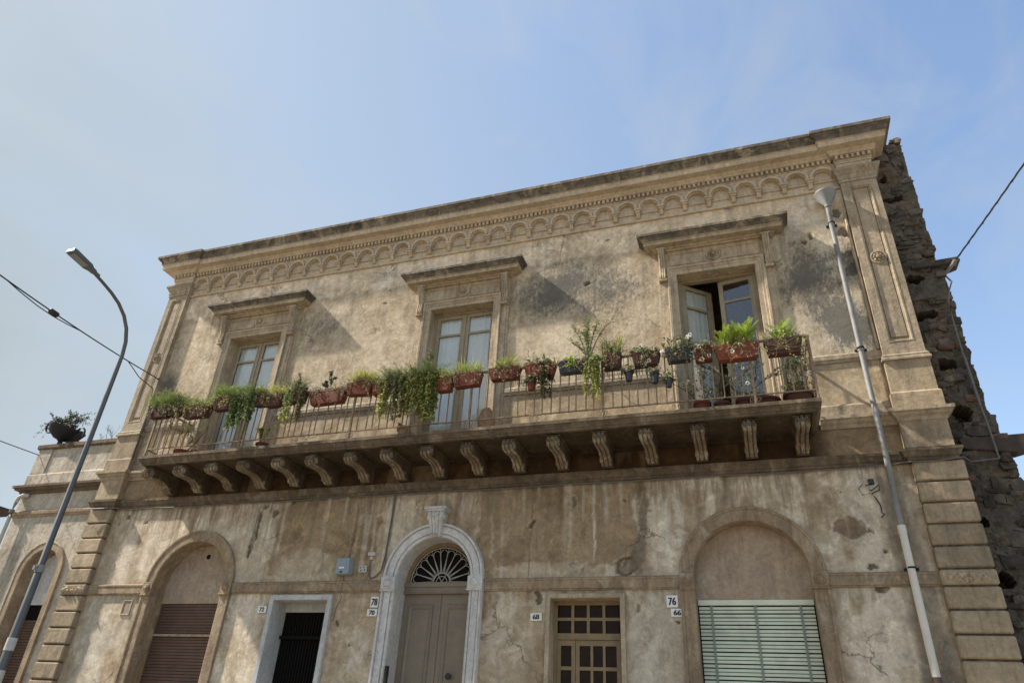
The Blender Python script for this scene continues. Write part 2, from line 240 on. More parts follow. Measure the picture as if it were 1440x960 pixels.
# ------------------------------------------------------------------ mesh helpers
class MB:
    def __init__(s): s.v = []; s.f = []; s.m = []; s.mi = 0; s.c = None
    def add(s, vs, fs, mi=None):
        b = len(s.v); s.v += [tuple(p) for p in vs]; s.f += [tuple(i + b for i in f) for f in fs]; s.m += [s.mi if mi is None else mi] * len(fs); return b
    def box(s, x0, x1, y0, y1, z0, z1, mi=None):
        s.add([(x0, y0, z0), (x1, y0, z0), (x1, y1, z0), (x0, y1, z0), (x0, y0, z1), (x1, y0, z1), (x1, y1, z1), (x0, y1, z1)],
              [(0, 3, 2, 1), (4, 5, 6, 7), (0, 1, 5, 4), (1, 2, 6, 5), (2, 3, 7, 6), (3, 0, 4, 7)], mi)
    def prism(s, poly, a0, a1, axis='x', mi=None):
        """polygon in the two other axes, extruded along axis"""
        n = len(poly); vs = []
        for a in (a0, a1):
            for (p, q) in poly: vs.append({'x': (a, p, q), 'y': (p, a, q), 'z': (p, q, a)}[axis])
        fs = [tuple(range(n - 1, -1, -1)), tuple(range(n, 2 * n))] + [(i, (i + 1) % n, n + (i + 1) % n, n + i) for i in range(n)]
        s.add(vs, fs, mi)
    def tube(s, pts, r, n=8, mi=None, cap=True):
        pts = [Vector(p) for p in pts]; k = len(pts); rr = r if hasattr(r, '__len__') else [r] * k
        vs = []; up = None
        for i, p in enumerate(pts):
            d = (pts[min(i + 1, k - 1)] - pts[max(i - 1, 0)])
            d = d.normalized() if d.length > 1e-9 else Vector((0, 0, 1))
            if up is None: up = Vector((0, 0, 1)) if abs(d.z) < 0.9 else Vector((1, 0, 0))
            a = d.cross(up).normalized(); b = d.cross(a).normalized(); up = -b if False else up
            if abs(d.dot(up)) > 0.97: up = Vector((1, 0, 0)) if abs(d.x) < 0.7 else Vector((0, 1, 0))
            for j in range(n):
                t = 2 * math.pi * j / n; vs.append(p + (a * math.cos(t) + b * math.sin(t)) * rr[i])
        fs = [(i * n + j, i * n + (j + 1) % n, (i + 1) * n + (j + 1) % n, (i + 1) * n + j) for i in range(k - 1) for j in range(n)]
        if cap: fs += [tuple(range(n)), tuple(range((k - 1) * n + n - 1, (k - 1) * n - 1, -1))]
        s.add(vs, fs, mi)
    def lathe(s, prof, n=24, mi=None, M=None, axis='z'):
        """prof: (r, h); turned about axis through the origin, then moved by M"""
        vs = []; k = len(prof)
        for (r, h) in prof:
            for j in range(n):
                t = 2 * math.pi * j / n; x, y = r * math.cos(t), r * math.sin(t)
                v = Vector((x, y, h)) if axis == 'z' else Vector((x, -h, y))
                vs.append(M @ v if M else v)
        fs = [(i * n + j, i * n + (j + 1) % n, (i + 1) * n + (j + 1) % n, (i + 1) * n + j) for i in range(k - 1) for j in range(n)]
        if prof[0][0] > 1e-6: fs.append(tuple(range(n)))
        if prof[-1][0] > 1e-6: fs.append(tuple(range((k - 1) * n + n - 1, (k - 1) * n - 1, -1)))
        s.add(vs, fs, mi)
    def sweep(s, path, prof, plane='xy', mi=None, mis=None, cap=True, closed=False):
        """mitred sweep. plane xy: path (x,y), prof (out,z). plane xz: path (x,z), prof (out,y)"""
        n = len(path); k = len(prof); ms = []
        seg = []
        for i in range(n if closed else n - 1):
            a, b = path[i], path[(i + 1) % n]; dx, dy = b[0] - a[0], b[1] - a[1]; l = math.hypot(dx, dy)
            dx /= l; dy /= l; seg.append((dy, -dx) if plane == 'xy' else (-dy, dx))
        for i in range(n):
            if closed: a, b = seg[i - 1], seg[i]
            else: a, b = seg[max(i - 1, 0)], seg[min(i, n - 2)]
            mxx, myy = a[0] + b[0], a[1] + b[1]; d = 1 + a[0] * b[0] + a[1] * b[1]
            ms.append((mxx / d, myy / d))
        vs = []
        for (p, mm) in zip(path, ms):
            for (o, h) in prof:
                q = (p[0] + mm[0] * o, p[1] + mm[1] * o)
                vs.append((q[0], q[1], h) if plane == 'xy' else (q[0], h, q[1]))
        base = len(s.v); s.v += vs
        for i in range(n if closed else n - 1):
            i2 = (i + 1) % n
            for j in range(k - 1):
                s.f.append((base + i * k + j, base + i2 * k + j, base + i2 * k + j + 1, base + i * k + j + 1)); s.m.append(mis[j] if mis else (s.mi if mi is None else mi))
        if cap and not closed:
            s.f.append(tuple(base + j for j in range(k))); s.m.append(0 if mi is None else mi)
            s.f.append(tuple(base + (n - 1) * k + j for j in range(k - 1, -1, -1))); s.m.append(0 if mi is None else mi)
    def mesh(s, name, mats, smooth=None, bevel=0.0, recalc=True):
        me = bpy.data.meshes.new(name); me.from_pydata(s.v, [], s.f)
        for mm in (mats if isinstance(mats, (list, tuple)) else [mats]): me.materials.append(MT[mm])
        me.polygons.foreach_set('material_index', s.m)
        if recalc or bevel:
            bm = bmesh.new(); bm.from_mesh(me)
            if recalc: bmesh.ops.recalc_face_normals(bm, faces=bm.faces)
            if bevel:
                es = [e for e in bm.edges if len(e.link_faces) == 2 and e.calc_face_angle(0) > 0.5]
                bmesh.ops.bevel(bm, geom=es, offset=bevel, segments=1, affect='EDGES', clamp_overlap=True)
            bm.to_mesh(me); bm.free()
        if smooth:
            me.polygons.foreach_set('use_smooth', [True] * len(me.polygons)); me.set_sharp_from_angle(angle=math.radians(smooth))
        me.update(); return me
    def build(s, name, mats, parent=None, loc=None, smooth=None, bevel=0.0, recalc=True):
        return link(name, s.mesh(name, mats, smooth, bevel, recalc), parent, loc)
WL = {}
def link(name, me, parent=None, loc=None, rot=None):
    """loc is a world place; meshes in world coordinates leave it out"""
    o = bpy.data.objects.new(name, me); COL.objects.link(o)
    w = Vector(loc or (0, 0, 0)); WL[o.name] = w
    if parent: o.parent = parent; o.location = w - WL[parent.name]
    else: o.location = w
    if rot: o.rotation_euler = rot
    return o
def tag(o, label=None, cat=None, group=None, kind=None):
    for k, v in (('label', label), ('category', cat), ('group', group), ('kind', kind)):
        if v: o[k] = v
    return o
def thing(name, loc, label, cat, group=None):
    e = bpy.data.objects.new(name, None); COL.objects.link(e); e.location = loc; e.empty_display_size = 0.2
    WL[e.name] = Vector(loc); return tag(e, label, cat, group)
def struct(o): o['kind'] = 'structure'; return o
PI = math.pi
def arcpts(cx, cz, r, a0, a1, n): return [(cx + r * math.cos(a0 + (a1 - a0) * i / n), cz + r * math.sin(a0 + (a1 - a0) * i / n)) for i in range(n + 1)]

# ------------------------------------------------------------------ layout numbers (metres)
XC = -5.19
XL, XLI = -13.28, -12.70          # left pilaster
XR, XRI = 2.90, 2.30              # right pilaster
WIN = (-10.29, -5.18, -0.095)
SP = 0.76; BR0 = -11.28
ZT = 12.0

# ------------------------------------------------------------------ ground
g = MB(); g.add([(-600, -600, -0.12), (600, -600, -0.12), (600, 600, -0.12), (-600, 600, -0.12)], [(0, 1, 2, 3)])
struct(g.build('ground', 'earth'))
g = MB(); g.add([(-150, -9.6, -0.116), (150, -9.6, -0.116), (150, -1.7, -0.116), (-150, -1.7, -0.116)], [(0, 1, 2, 3)])
struct(g.build('road', 'asphalt'))
for nm, y0, y1 in (('pavement', -1.55, 0.0), ('pavement_far', -13.5, -9.75)):
    g = MB(); g.box(-40, 30, y0, y1, -0.3, 0.0); pv = struct(g.build(nm, 'paving'))
    g = MB(); ky = (y0 - 0.15, y0 - 0.004) if y0 > -5 else (y1 + 0.004, y1 + 0.15); g.box(-40, 30, ky[0], ky[1], -0.3, 0.008); g.build('kerb', 'paving', pv)

# ------------------------------------------------------------------ numpy noise and the facade's stains
def vnoise(x, y, seed):
    xi = np.floor(x).astype(np.int64); yi = np.floor(y).astype(np.int64); fx = x - xi; fy = y - yi
    fx = fx * fx * (3 - 2 * fx); fy = fy * fy * (3 - 2 * fy)
    def h(a, b):
        n = (a * 374761393 + b * 668265263 + seed * 974634541) & 0x7fffffff
        n = ((n ^ (n >> 13)) * 1274126177) & 0x7fffffff
        return ((n ^ (n >> 16)) & 0xffff) / 65535.0
    return (h(xi, yi) * (1 - fx) + h(xi + 1, yi) * fx) * (1 - fy) + (h(xi, yi + 1) * (1 - fx) + h(xi + 1, yi + 1) * fx) * fy
def fbm(x, y, seed, o=5, g=0.55):
    t = 0; a = 1; s = 0
    for i in range(o): t = t + a * vnoise(x, y, seed + i * 17); s += a; a *= g; x = x * 2.03 + 3.1; y = y * 2.03 + 1.7
    return t / s
def sstep(v, a, b): t = np.clip((v - a) / (b - a), 0, 1); return t * t * (3 - 2 * t)

def facade_paint(x, z):
    c = lambda r, g_, b: np.array([r, g_, b])
    n1 = fbm(x * 1.1, z * 1.1, 1); n2 = fbm(x * 3.1, z * 3.1, 2); n3 = fbm(x * 9, z * 9, 3, 4); st = fbm(x * 5, z * 0.45, 4, 5); st2 = fbm(x * 13, z * 0.7, 5, 4)
    wx = x + 0.22 * (fbm(x * 2.2, z * 2.2, 7) - 0.5) + 0.10 * (fbm(x * 9, z * 9, 8, 3) - 0.5); wz = z + 0.22 * (fbm(x * 2.2, z * 2.2, 9) - 0.5) + 0.10 * (fbm(x * 9, z * 9, 10, 3) - 0.5)
    col = np.zeros(x.shape + (3,)); dep = np.zeros(x.shape); msk = np.zeros(x.shape + (3,))
    def mix(mask, cc): 
        nonlocal col
        mk = np.clip(mask, 0, 1)[..., None]; col = col * (1 - mk) + np.asarray(cc) * mk
    def ell(cx, cz, rx, rz, soft=0.5): return 1 - sstep(np.sqrt(((wx - cx) / rx) ** 2 + ((wz - cz) / rz) ** 2), 1 - soft, 1 + soft * 0.3)
    def rect(x0, x1, z0, z1, s=0.04): return sstep(wx, x0 - s, x0 + s) * (1 - sstep(wx, x1 - s, x1 + s)) * sstep(wz, z0 - s, z0 + s) * (1 - sstep(wz, z1 - s, z1 + s))
    # upper storey
    col[:] = c(0.505, 0.435, 0.335)
    mix(sstep(n1, 0.45, 0.68) * 0.8, c(0.55, 0.485, 0.38))
    mix(sstep(n2, 0.5, 0.72) * 0.55, c(0.36, 0.295, 0.205))
    mix(sstep(st, 0.52, 0.72) * 0.4, c(0.34, 0.29, 0.22))
    # band below the frieze: smoother plaster, paled to paint sky light into cornice shade
    top = sstep(wz, 10.2, 10.27); mix(top * 0.9, c(0.72, 0.63, 0.51))
    mix(top * sstep(n2, 0.5, 0.7) * 0.5, c(0.54, 0.455, 0.345))
    mix(ell(-6.4, 10.5, 1.3, 0.5, 0.7) * sstep(n2, 0.35, 0.6) * 0.75, c(0.58, 0.56, 0.525))
    mix(ell(1.6, 10.4, 1.0, 0.75, 0.6) * sstep(n2, 0.38, 0.58) * 0.8, c(0.60, 0.575, 0.53))
    for (cx, cz, rx, rz, a) in ((-2.7, 9.55, 1.5, 0.85, 0.62), (-3.3, 9.3, 0.8, 0.8, 0.35), (1.75, 8.8, 0.75, 1.6, 0.6), (-8.2, 9.5, 1.0, 0.7, 0.45), (-6.8, 9.6, 0.9, 0.6, 0.25), (-12.45, 8.4, 0.35, 1.2, 0.5)): mix(ell(cx, cz, rx, rz, 0.7) * a * (0.6 + 0.7 * n2), c(0.29, 0.27, 0.23))
    # mould: speckled dark patches
    def mould(cx, cz, rx, rz, amt, thr=0.42):
        e = ell(cx, cz, rx, rz, 0.9); msk[..., 0] = np.maximum(msk[..., 0], e * amt * (0.5 + 1.0 * n2))
    mould(-3.2, 9.55, 1.2, 0.95, 0.85); mould(-2.2, 9.35, 1.2, 1.0, 0.72); mould(-1.8, 8.5, 1.0, 0.6, 0.42, 0.5)
    mould(-8.5, 9.5, 0.8, 0.55, 0.55); mould(-7.6, 9.35, 0.9, 0.45, 0.35, 0.48); mould(-6.9, 9.9, 0.8, 0.5, 0.25, 0.5)
    mould(1.5, 9.0, 0.75, 1.0, 0.95); mould(1.85, 8.1, 0.5, 0.9, 1.0); mould(2.1, 7.9, 0.35, 0.9, 0.9, 0.36); mould(1.35, 9.75, 0.4, 0.5, 0.5); mould(2.15, 9.2, 0.22, 0.9, 0.7)
    mould(-12.5, 8.3, 0.35, 0.6, 0.95, 0.34); mould(-12.55, 9.3, 0.25, 0.7, 0.45); mould(-12.4, 7.7, 0.4, 0.5, 0.5); mould(-11.75, 9.95, 0.35, 0.3, 0.5, 0.4)
    # pale efflorescence, scratchy
    up = sstep(z, 7.45, 7.6) * (1 - sstep(wz, 10.2, 10.26)); pl = 0.28 * n1 * up
    for (cx, cz, rx, rz, a) in ((1.9, 8.0, 0.6, 1.0, 0.78), (1.9, 9.4, 0.5, 0.9, 0.72), (1.85, 10.3, 0.5, 0.6, 0.5), (-11.65, 8.9, 0.5, 1.2, 0.5), (-2.9, 8.1, 1.8, 0.8, 0.42), (-7.8, 8.3, 1.6, 0.9, 0.42), (-2.4, 9.4, 1.5, 0.9, 0.36), (-3.6, 8.9, 0.5, 0.9, 0.4), (1.4, 8.0, 0.5, 0.7, 0.4)): pl = np.maximum(pl, ell(cx, cz, rx, rz, 0.9) * a)
    msk[..., 1] = pl
    # brown run-off below the string course and in the ground floor wall
    msk[..., 2] = np.where(z < 5.5, 0.14 + 0.42 * sstep(wz, 4.5, 5.5) - 0.1 * sstep(3.7 - wz, 0, 0.3), np.where(z < 6.3, 0.12, 0.08)) * (0.6 + 0.8 * n1)
    msk[..., 1] += np.where(z < 5.5, 0.22 * n1 + 0.1 * sstep(3.7 - wz, 0, 0.3), 0)
    # bare patches by the downpipe, holes
    for (cx, cz, rx, rz) in ((2.2, 9.92, 0.09, 0.13), (2.24, 9.43, 0.12, 0.14), (2.2, 9.05, 0.14, 0.14), (2.17, 10.35, 0.06, 0.12)):
        k = ell(cx, cz, rx, rz, 0.08); mix(k, c(0.19, 0.17, 0.145)); dep += k * 0.03
    # below the sill band
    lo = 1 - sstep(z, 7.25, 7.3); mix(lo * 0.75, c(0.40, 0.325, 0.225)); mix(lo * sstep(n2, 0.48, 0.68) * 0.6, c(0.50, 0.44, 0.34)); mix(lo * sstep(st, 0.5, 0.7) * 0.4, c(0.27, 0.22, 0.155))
    # band behind the brackets: brown damp stain, with shade under the slab painted in
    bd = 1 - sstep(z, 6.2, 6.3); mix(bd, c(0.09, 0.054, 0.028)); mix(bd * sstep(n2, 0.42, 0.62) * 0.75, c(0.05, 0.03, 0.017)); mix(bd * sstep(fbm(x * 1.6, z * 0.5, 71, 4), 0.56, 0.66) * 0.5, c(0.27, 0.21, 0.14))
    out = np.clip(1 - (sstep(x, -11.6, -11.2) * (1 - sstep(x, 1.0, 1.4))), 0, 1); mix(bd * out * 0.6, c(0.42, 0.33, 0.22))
    # ground floor
    gf = 1 - sstep(z, 5.45, 5.5)
    k0 = col.copy(); col[:] = c(0.40, 0.325, 0.235)
    mix(sstep(n1, 0.42, 0.62) * 0.75, c(0.46, 0.40, 0.315)); mix(sstep(n2, 0.5, 0.7) * 0.6, c(0.31, 0.24, 0.16)); mix(sstep(st, 0.5, 0.66) * 0.55, c(0.56, 0.53, 0.47))
    up_ = sstep(z, 3.86, 3.9)
    # grey-white lime areas
    def lime(x0, x1, z0, z1, a, tone=(0.60, 0.54, 0.455)): mix(rect(x0, x1, z0, z1, 0.15) * sstep(0.6 * st + 0.4 * n2, 0.32, 0.50) * a, tone)
    lime(-12.7, -8.6, 3.9, 5.5, 0.85); lime(-12.7, -11.2, 2.0, 3.8, 0.75, (0.53, 0.50, 0.44)); lime(-9.4, -8.5, 2.0, 3.8, 0.95, (0.64, 0.585, 0.495))
    lime(-1.55, 2.3, 3.9, 5.5, 0.9, (0.61, 0.555, 0.47)); lime(1.0, 2.3, 2.0, 3.8, 0.95, (0.63, 0.575, 0.485)); lime(-6.35, -5.6, 4.4, 5.5, 0.85, (0.56, 0.505, 0.42)); lime(-2.0, -1.2, 2.2, 3.7, 0.7, (0.54, 0.51, 0.45))
    lime(-4.3, -3.3, 2.2, 3.5, 0.55); lime(-7.1, -6.2, 2.2, 3.3, 0.5)
    # warm brown renewed panels with irregular edges
    br = c(0.30, 0.228, 0.148)
    for (x0, x1, z0, z1) in ((-8.55, -6.75, 4.12, 5.5), (-4.3, -1.75, 4.12, 5.5), (-6.8, -6.4, 3.95, 5.1), (-4.45, -4.2, 3.3, 5.5)):
        k = rect(x0, x1, z0, z1, 0.03); ed = rect(x0 - 0.05, x1 + 0.05, z0 - 0.06, z1 + 0.05, 0.02) - k; mix(np.clip(ed, 0, 1) * 0.5, c(0.53, 0.48, 0.40)); mix(k * 0.9, br); mix(k * sstep(n1, 0.45, 0.65) * 0.5, c(0.345, 0.27, 0.185)); mix(k * sstep(n2, 0.52, 0.7) * 0.5, c(0.245, 0.185, 0.12))
    for (cx, cz, rx, rz) in ((-7.75, 4.25, 0.75, 0.28), (-3.2, 4.1, 0.75, 0.12)): mix(ell(cx, cz, rx, rz, 0.2) * 0.75, c(0.46, 0.40, 0.315))
    # brown run-off above the right arch and stains
    mix(rect(-1.2, 1.3, 4.5, 5.25, 0.1) * sstep(st, 0.5, 0.58) * 0.7, c(0.34, 0.265, 0.18)); mix(rect(0.75, 1.05, 4.3, 5.4, 0.05) * 0.6, c(0.33, 0.26, 0.18))
    mix(ell(1.12, 5.05, 0.12, 0.22, 0.3) * 0.9, c(0.35, 0.285, 0.21))
    # white vertical runs
    for (cx, w, z0, z1, a) in ((-2.42, 0.025, 4.3, 5.5, 0.9), (-2.6, 0.02, 4.9, 5.5, 0.5), (-1.28, 0.05, 4.1, 5.5, 0.9), (-1.05, 0.06, 4.1, 5.5, 0.7), (-0.55, 0.07, 5.0, 5.5, 0.8), (-0.3, 0.03, 5.0, 5.5, 0.7), (-8.72, 0.05, 4.0, 5.4, 0.7), (-8.45, 0.03, 4.5, 5.45, 0.5), (-6.62, 0.05, 4.2, 5.1, 0.6), (-6.45, 0.03, 4.3, 5.0, 0.5), (-6.2, 0.04, 4.2, 5.5, 0.6), (-2.2, 0.03, 4.9, 5.5, 0.3), (-6.55, 0.03, 2.2, 3.6, 0.5), (-4.0, 0.03, 4.1, 4.9, 0.25)):
        mix((1 - sstep(np.abs(x - cx + 0.05 * (fbm(x * 0, z * 1.5, 21) - 0.5)), w * 0.5, w * 1.3)) * sstep(z, z0 - 0.2, z0 + 0.1) * (1 - sstep(z, z1 - 0.1, z1 + 0.1)) * a, c(0.60, 0.57, 0.51))
    # dark runs and seams
    for (cx, w, z0, z1, a) in ((-9.06, 0.06, 4.5, 5.4, 0.8), (-6.86, 0.02, 4.2, 5.35, 0.6), (-6.13, 0.025, 4.1, 5.5, 0.7), (-3.5, 0.012, 3.95, 5.25, 0.7), (-2.4, 0.012, 4.15, 4.7, 0.6), (1.9, 0.07, 2.5, 5.4, 0.55), (2.12, 0.12, 2.4, 5.4, 0.5), (-12.45, 0.14, 2.2, 5.4, 0.25), (-11.05, 0.02, 4.2, 5.5, 0.5), (-10.35, 0.02, 4.9, 5.5, 0.5)):
        mix((1 - sstep(np.abs(x - cx + 0.12 * (fbm(x * 0, z * 2, 23) - 0.5)), w * 0.5, w * 1.4)) * sstep(z, z0 - 0.1, z0 + 0.1) * (1 - sstep(z, z1 - 0.1, z1 + 0.1)) * a * (0.5 + n2), c(0.15, 0.125, 0.10))
    # damp under the string course
    for (cx, rx, rz, a) in ((-6.75, 0.28, 0.16, 0.9), (-8.9, 0.5, 0.3, 0.55), (-11.0, 0.9, 0.12, 0.4), (-1.6, 0.25, 0.2, 0.75), (-4.0, 1.6, 0.1, 0.5), (0.5, 1.5, 0.09, 0.5), (-7.7, 0.7, 0.12, 0.6)):
        mix(ell(cx, 5.47, rx, rz, 0.7) * sstep(n3 * 0.5 + n2 * 0.5, 0.36, 0.55) * a, c(0.12, 0.10, 0.078))
    mix(rect(-12.7, 2.3, 3.55, 3.8, 0.05) * sstep(st2, 0.5, 0.62) * 0.45, c(0.25, 0.20, 0.15))
    mix(rect(-12.7, 2.3, 2.0, 3.6, 0.2) * sstep(n1 * 0.5 + n2 * 0.5, 0.5, 0.66) * 0.5, c(0.42, 0.335, 0.225))
    mix(rect(1.75, 2.32, 2.0, 3.75, 0.15) * sstep(n2, 0.4, 0.6) * 0.65, c(0.20, 0.19, 0.165))
    # plaster fallen away
    for (cx, cz, rx, rz, d) in ((-1.94, 4.1, 0.16, 0.16, 0.035), (-3.53, 4.83, 0.055, 0.05, 0.04), (-2.86, 5.2, 0.07, 0.08, 0.02), (-1.9, 5.16, 0.045, 0.045, 0.03), (-9.08, 4.55, 0.05, 0.16, 0.012), (-9.0, 5.0, 0.05, 0.3, 0.01), (-8.68, 5.22, 0.075, 0.09, 0.02), (-8.92, 5.35, 0.04, 0.05, 0.03), (-8.3, 5.42, 0.04, 0.04, 0.03), (1.54, 4.0, 0.07, 0.06, 0.02), (1.55, 3.69, 0.09, 0.06, 0.02), (-3.34, 3.6, 0.06, 0.13, 0.015), (1.6, 4.5, 0.05, 0.05, 0.006), (1.3, 5.1, 0.03, 0.03, 0.02), (1.72, 4.2, 0.025, 0.03, 0.02), (-12.55, 5.18, 0.04, 0.05, 0.02), (-1.75, 3.5, 0.03, 0.05, 0.02), (-6.95, 3.3, 0.03, 0.06, 0.03), (-11.8, 5.2, 0.04, 0.04, 0.02), (-12.3, 5.3, 0.05, 0.06, 0.02), (-1.22, 3.28, 0.03, 0.03, 0.015), (-6.6, 2.95, 0.02, 0.03, 0.015)):
        k = ell(cx, cz, rx, rz, 0.15); mix(k, c(0.155, 0.122, 0.09)); dep += k * d * 1.3
        e2 = ell(cx, cz, rx * 1.2, rz * 1.2, 0.15) - k; mix(np.clip(e2, 0, 1) * 0.6, c(0.58, 0.54, 0.46))
    for (cx, cz, rx, rz) in ((1.30, 4.58, 0.20, 0.11), (1.43, 4.52, 0.16, 0.13), (1.5, 4.62, 0.12, 0.08)): k = ell(cx, cz, rx * 1.12, rz * 1.15, 0.1); mix(k * 0.8, c(0.52, 0.48, 0.41))
    for (cx, cz, rx, rz) in ((1.30, 4.58, 0.20, 0.11), (1.43, 4.52, 0.16, 0.13)): k = ell(cx, cz, rx, rz, 0.08); mix(k, c(0.265, 0.21, 0.155)); dep += k * 0.006
    k = ell(-1.94, 4.1, 0.10, 0.10, 0.15); mix(k, c(0.30, 0.255, 0.20))
    # grey mortar smear beside the hole
    for i in range(9): mix(ell(-1.78 + 0.03 * i, 4.1 + 0.13 * i, 0.12 - 0.009 * i, 0.16, 0.15) * 0.85, c(0.235, 0.20, 0.16))
    gcol = col.copy(); col[:] = k0; mix(gf, gcol)
    # black scorch and hook scars on the upper wall
    for (cx, cz, rx, rz, d) in ((1.64, 9.93, 0.05, 0.08, 0.03), (1.52, 9.78, 0.05, 0.05, 0.03), (1.6, 9.55, 0.03, 0.04, 0.02), (-7.0, 10.75, 0.03, 0.06, 0.02), (-7.02, 10.2, 0.025, 0.05, 0.02), (-7.05, 9.85, 0.06, 0.02, 0.01), (-2.1, 10.62, 0.03, 0.03, 0.01), (-2.3, 10.62, 0.025, 0.025, 0.01), (-2.55, 9.55, 0.03, 0.05, 0.02)):
        k = ell(cx, cz, rx, rz, 0.3); mix(k * 0.9, c(0.09, 0.08, 0.07)); dep += k * d
    # run-off drips below the frieze, the sill band and the string course
    rd = random.Random(33); xs1 = x[0]; zs1 = z[:, 0]
    def drip(cx, zt, ln, w, cc, a):
        i0, i1 = np.searchsorted(xs1, (cx - 3 * w, cx + 3 * w)); j0, j1 = np.searchsorted(zs1, (zt - ln, zt))
        if i1 - i0 < 2 or j1 - j0 < 2: return
        xx = x[j0:j1, i0:i1]; zz = z[j0:j1, i0:i1]; t = np.clip((zt - zz) / ln, 0, 1); wob = w * 0.8 * (vnoise(zz * 3.0, zz * 0 + cx * 7, 5) - 0.5)
        mk = np.exp(-((xx - cx - wob) / (w * (1 - 0.55 * t))) ** 2) * (1 - t) ** 0.6 * a * (0.45 + 0.9 * n3[j0:j1, i0:i1]); mk = np.clip(mk, 0, 0.9)[..., None]
        col[j0:j1, i0:i1] = col[j0:j1, i0:i1] * (1 - mk) + np.array(cc) * mk
    for i in range(90): drip(rd.uniform(-12.6, 2.2), 10.9, rd.uniform(.2, 1.5), rd.uniform(.015, .06), (0.32, 0.29, 0.245), rd.uniform(.15, .5))
    for i in range(70): drip(rd.uniform(-12.6, 2.2), 10.25, rd.uniform(.3, 1.3), rd.uniform(.01, .04), rd.choice(((0.20, 0.185, 0.155), (0.62, 0.56, 0.45))), rd.uniform(.25, .6))
    for i in range(60): drip(rd.uniform(-12.6, 2.2), 7.27, rd.uniform(.2, .7), rd.uniform(.015, .06), (0.20, 0.165, 0.12), rd.uniform(.2, .6))
    for i in range(120): drip(rd.uniform(-12.6, 2.2), 5.5, rd.uniform(.15, 1.2), rd.uniform(.012, .06), (0.17, 0.13, 0.09), rd.uniform(.25, .75))
    for i in range(50): drip(rd.uniform(-12.6, 2.2), 5.5, rd.uniform(.4, 1.5), rd.uniform(.012, .05), (0.62, 0.57, 0.49), rd.uniform(.25, .7))
    for i in range(70): drip(rd.uniform(-12.6, 2.2), 3.77, rd.uniform(.2, 1.2), rd.uniform(.015, .07), rd.choice(((0.20, 0.16, 0.11), (0.60, 0.55, 0.46))), rd.uniform(.2, .55))
    for w0 in WIN:
        for sgn in (-1, 1):
            for i in range(7): drip(w0 + sgn * rd.uniform(1.03, 1.35), rd.uniform(9.6, 10.1), rd.uniform(.6, 2.2), rd.uniform(.02, .06), (0.24, 0.215, 0.175), rd.uniform(.3, .6))
    # fine roughness of the trowelled surface
    dep += (n2 - 0.5) * 0.006 + (n3 - 0.5) * 0.004
    return np.clip(col, 0.01, 0.9), dep, msk

def opening(x, z):
    m = np.zeros(x.shape, bool)
    for w in WIN: m |= (np.abs(x - w) < 0.75) & (z > 6.1) & (z < 9.5)
    for a in (WIN[0], WIN[2]): m |= ((np.abs(x - a) < 0.88) & (z < 3.93)) | (((x - a) ** 2 + (z - 3.93) ** 2 < 0.88 ** 2) & (z >= 3.93))
    m |= ((np.abs(x - XC) < 0.75) & (z < 3.97)) | (((x - XC) ** 2 + (z - 3.97) ** 2 < 0.75 ** 2) & (z >= 3.97))
    for a in (-7.70, -2.58): m |= (np.abs(x - a) < 0.58) & (z < 3.67)
    return m

house = thing('town_house', (XC, 0, 0), 'two storey weathered beige plaster house with arched doors, three hooded windows and a long balcony', 'house')
xs = np.arange(-13.2, 2.85, 0.023); zs = np.concatenate([np.arange(0, 2.0, 0.25), np.arange(2.0, 11.15, 0.023)])
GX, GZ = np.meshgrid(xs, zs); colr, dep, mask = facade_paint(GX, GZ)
nx, nz_ = len(xs), len(zs)
idx = np.arange(nx * nz_).reshape(nz_, nx)
cx = 0.5 * (xs[1:] + xs[:-1]); cz = 0.5 * (zs[1:] + zs[:-1]); CX, CZ = np.meshgrid(cx, cz)
keep = ~opening(CX, CZ)
quads = np.stack([idx[:-1, :-1], idx[:-1, 1:], idx[1:, 1:], idx[1:, :-1]], -1)[keep]
me = bpy.data.meshes.new('wall')
verts = np.stack([GX, dep, GZ], -1).reshape(-1, 3)
me.from_pydata(verts.tolist(), [], quads.tolist())
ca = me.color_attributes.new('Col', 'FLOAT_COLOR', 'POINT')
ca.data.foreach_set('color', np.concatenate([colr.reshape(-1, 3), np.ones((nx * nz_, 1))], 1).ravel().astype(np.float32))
ca = me.color_attributes.new('Msk', 'FLOAT_COLOR', 'POINT')
ca.data.foreach_set('color', np.concatenate([mask.reshape(-1, 3), np.ones((nx * nz_, 1))], 1).ravel().astype(np.float32))
me.polygons.foreach_set('use_smooth', [True] * len(me.polygons)); me.materials.append(MT['wall'])
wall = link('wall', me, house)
# shell behind: sides, back, roof, floors
b = MB(); b.box(-13.15, -12.8, 0.02, 9.0, 0, 11.8); b.box(2.45, 2.80, 0.02, 9.0, 0, 11.8); b.box(-12.8, 2.45, 8.7, 9.0, 0, 11.8); b.build('side_wall', 'nb_wall', house)
b = MB(); b.box(-12.8, 2.45, 0.03, 8.7, 11.3, 11.6); b.build('roof', 'nb_wall', house)
b = MB(); b.box(-12.8, 2.45, 0.03, 8.7, 5.6, 6.14); b.box(-12.8, 2.45, 2.2, 2.4, 0, 5.6); b.box(-12.8, 2.45, 3.2, 3.4, 6.14, 11.3); b.build('inner_floor', 'tymp', house)

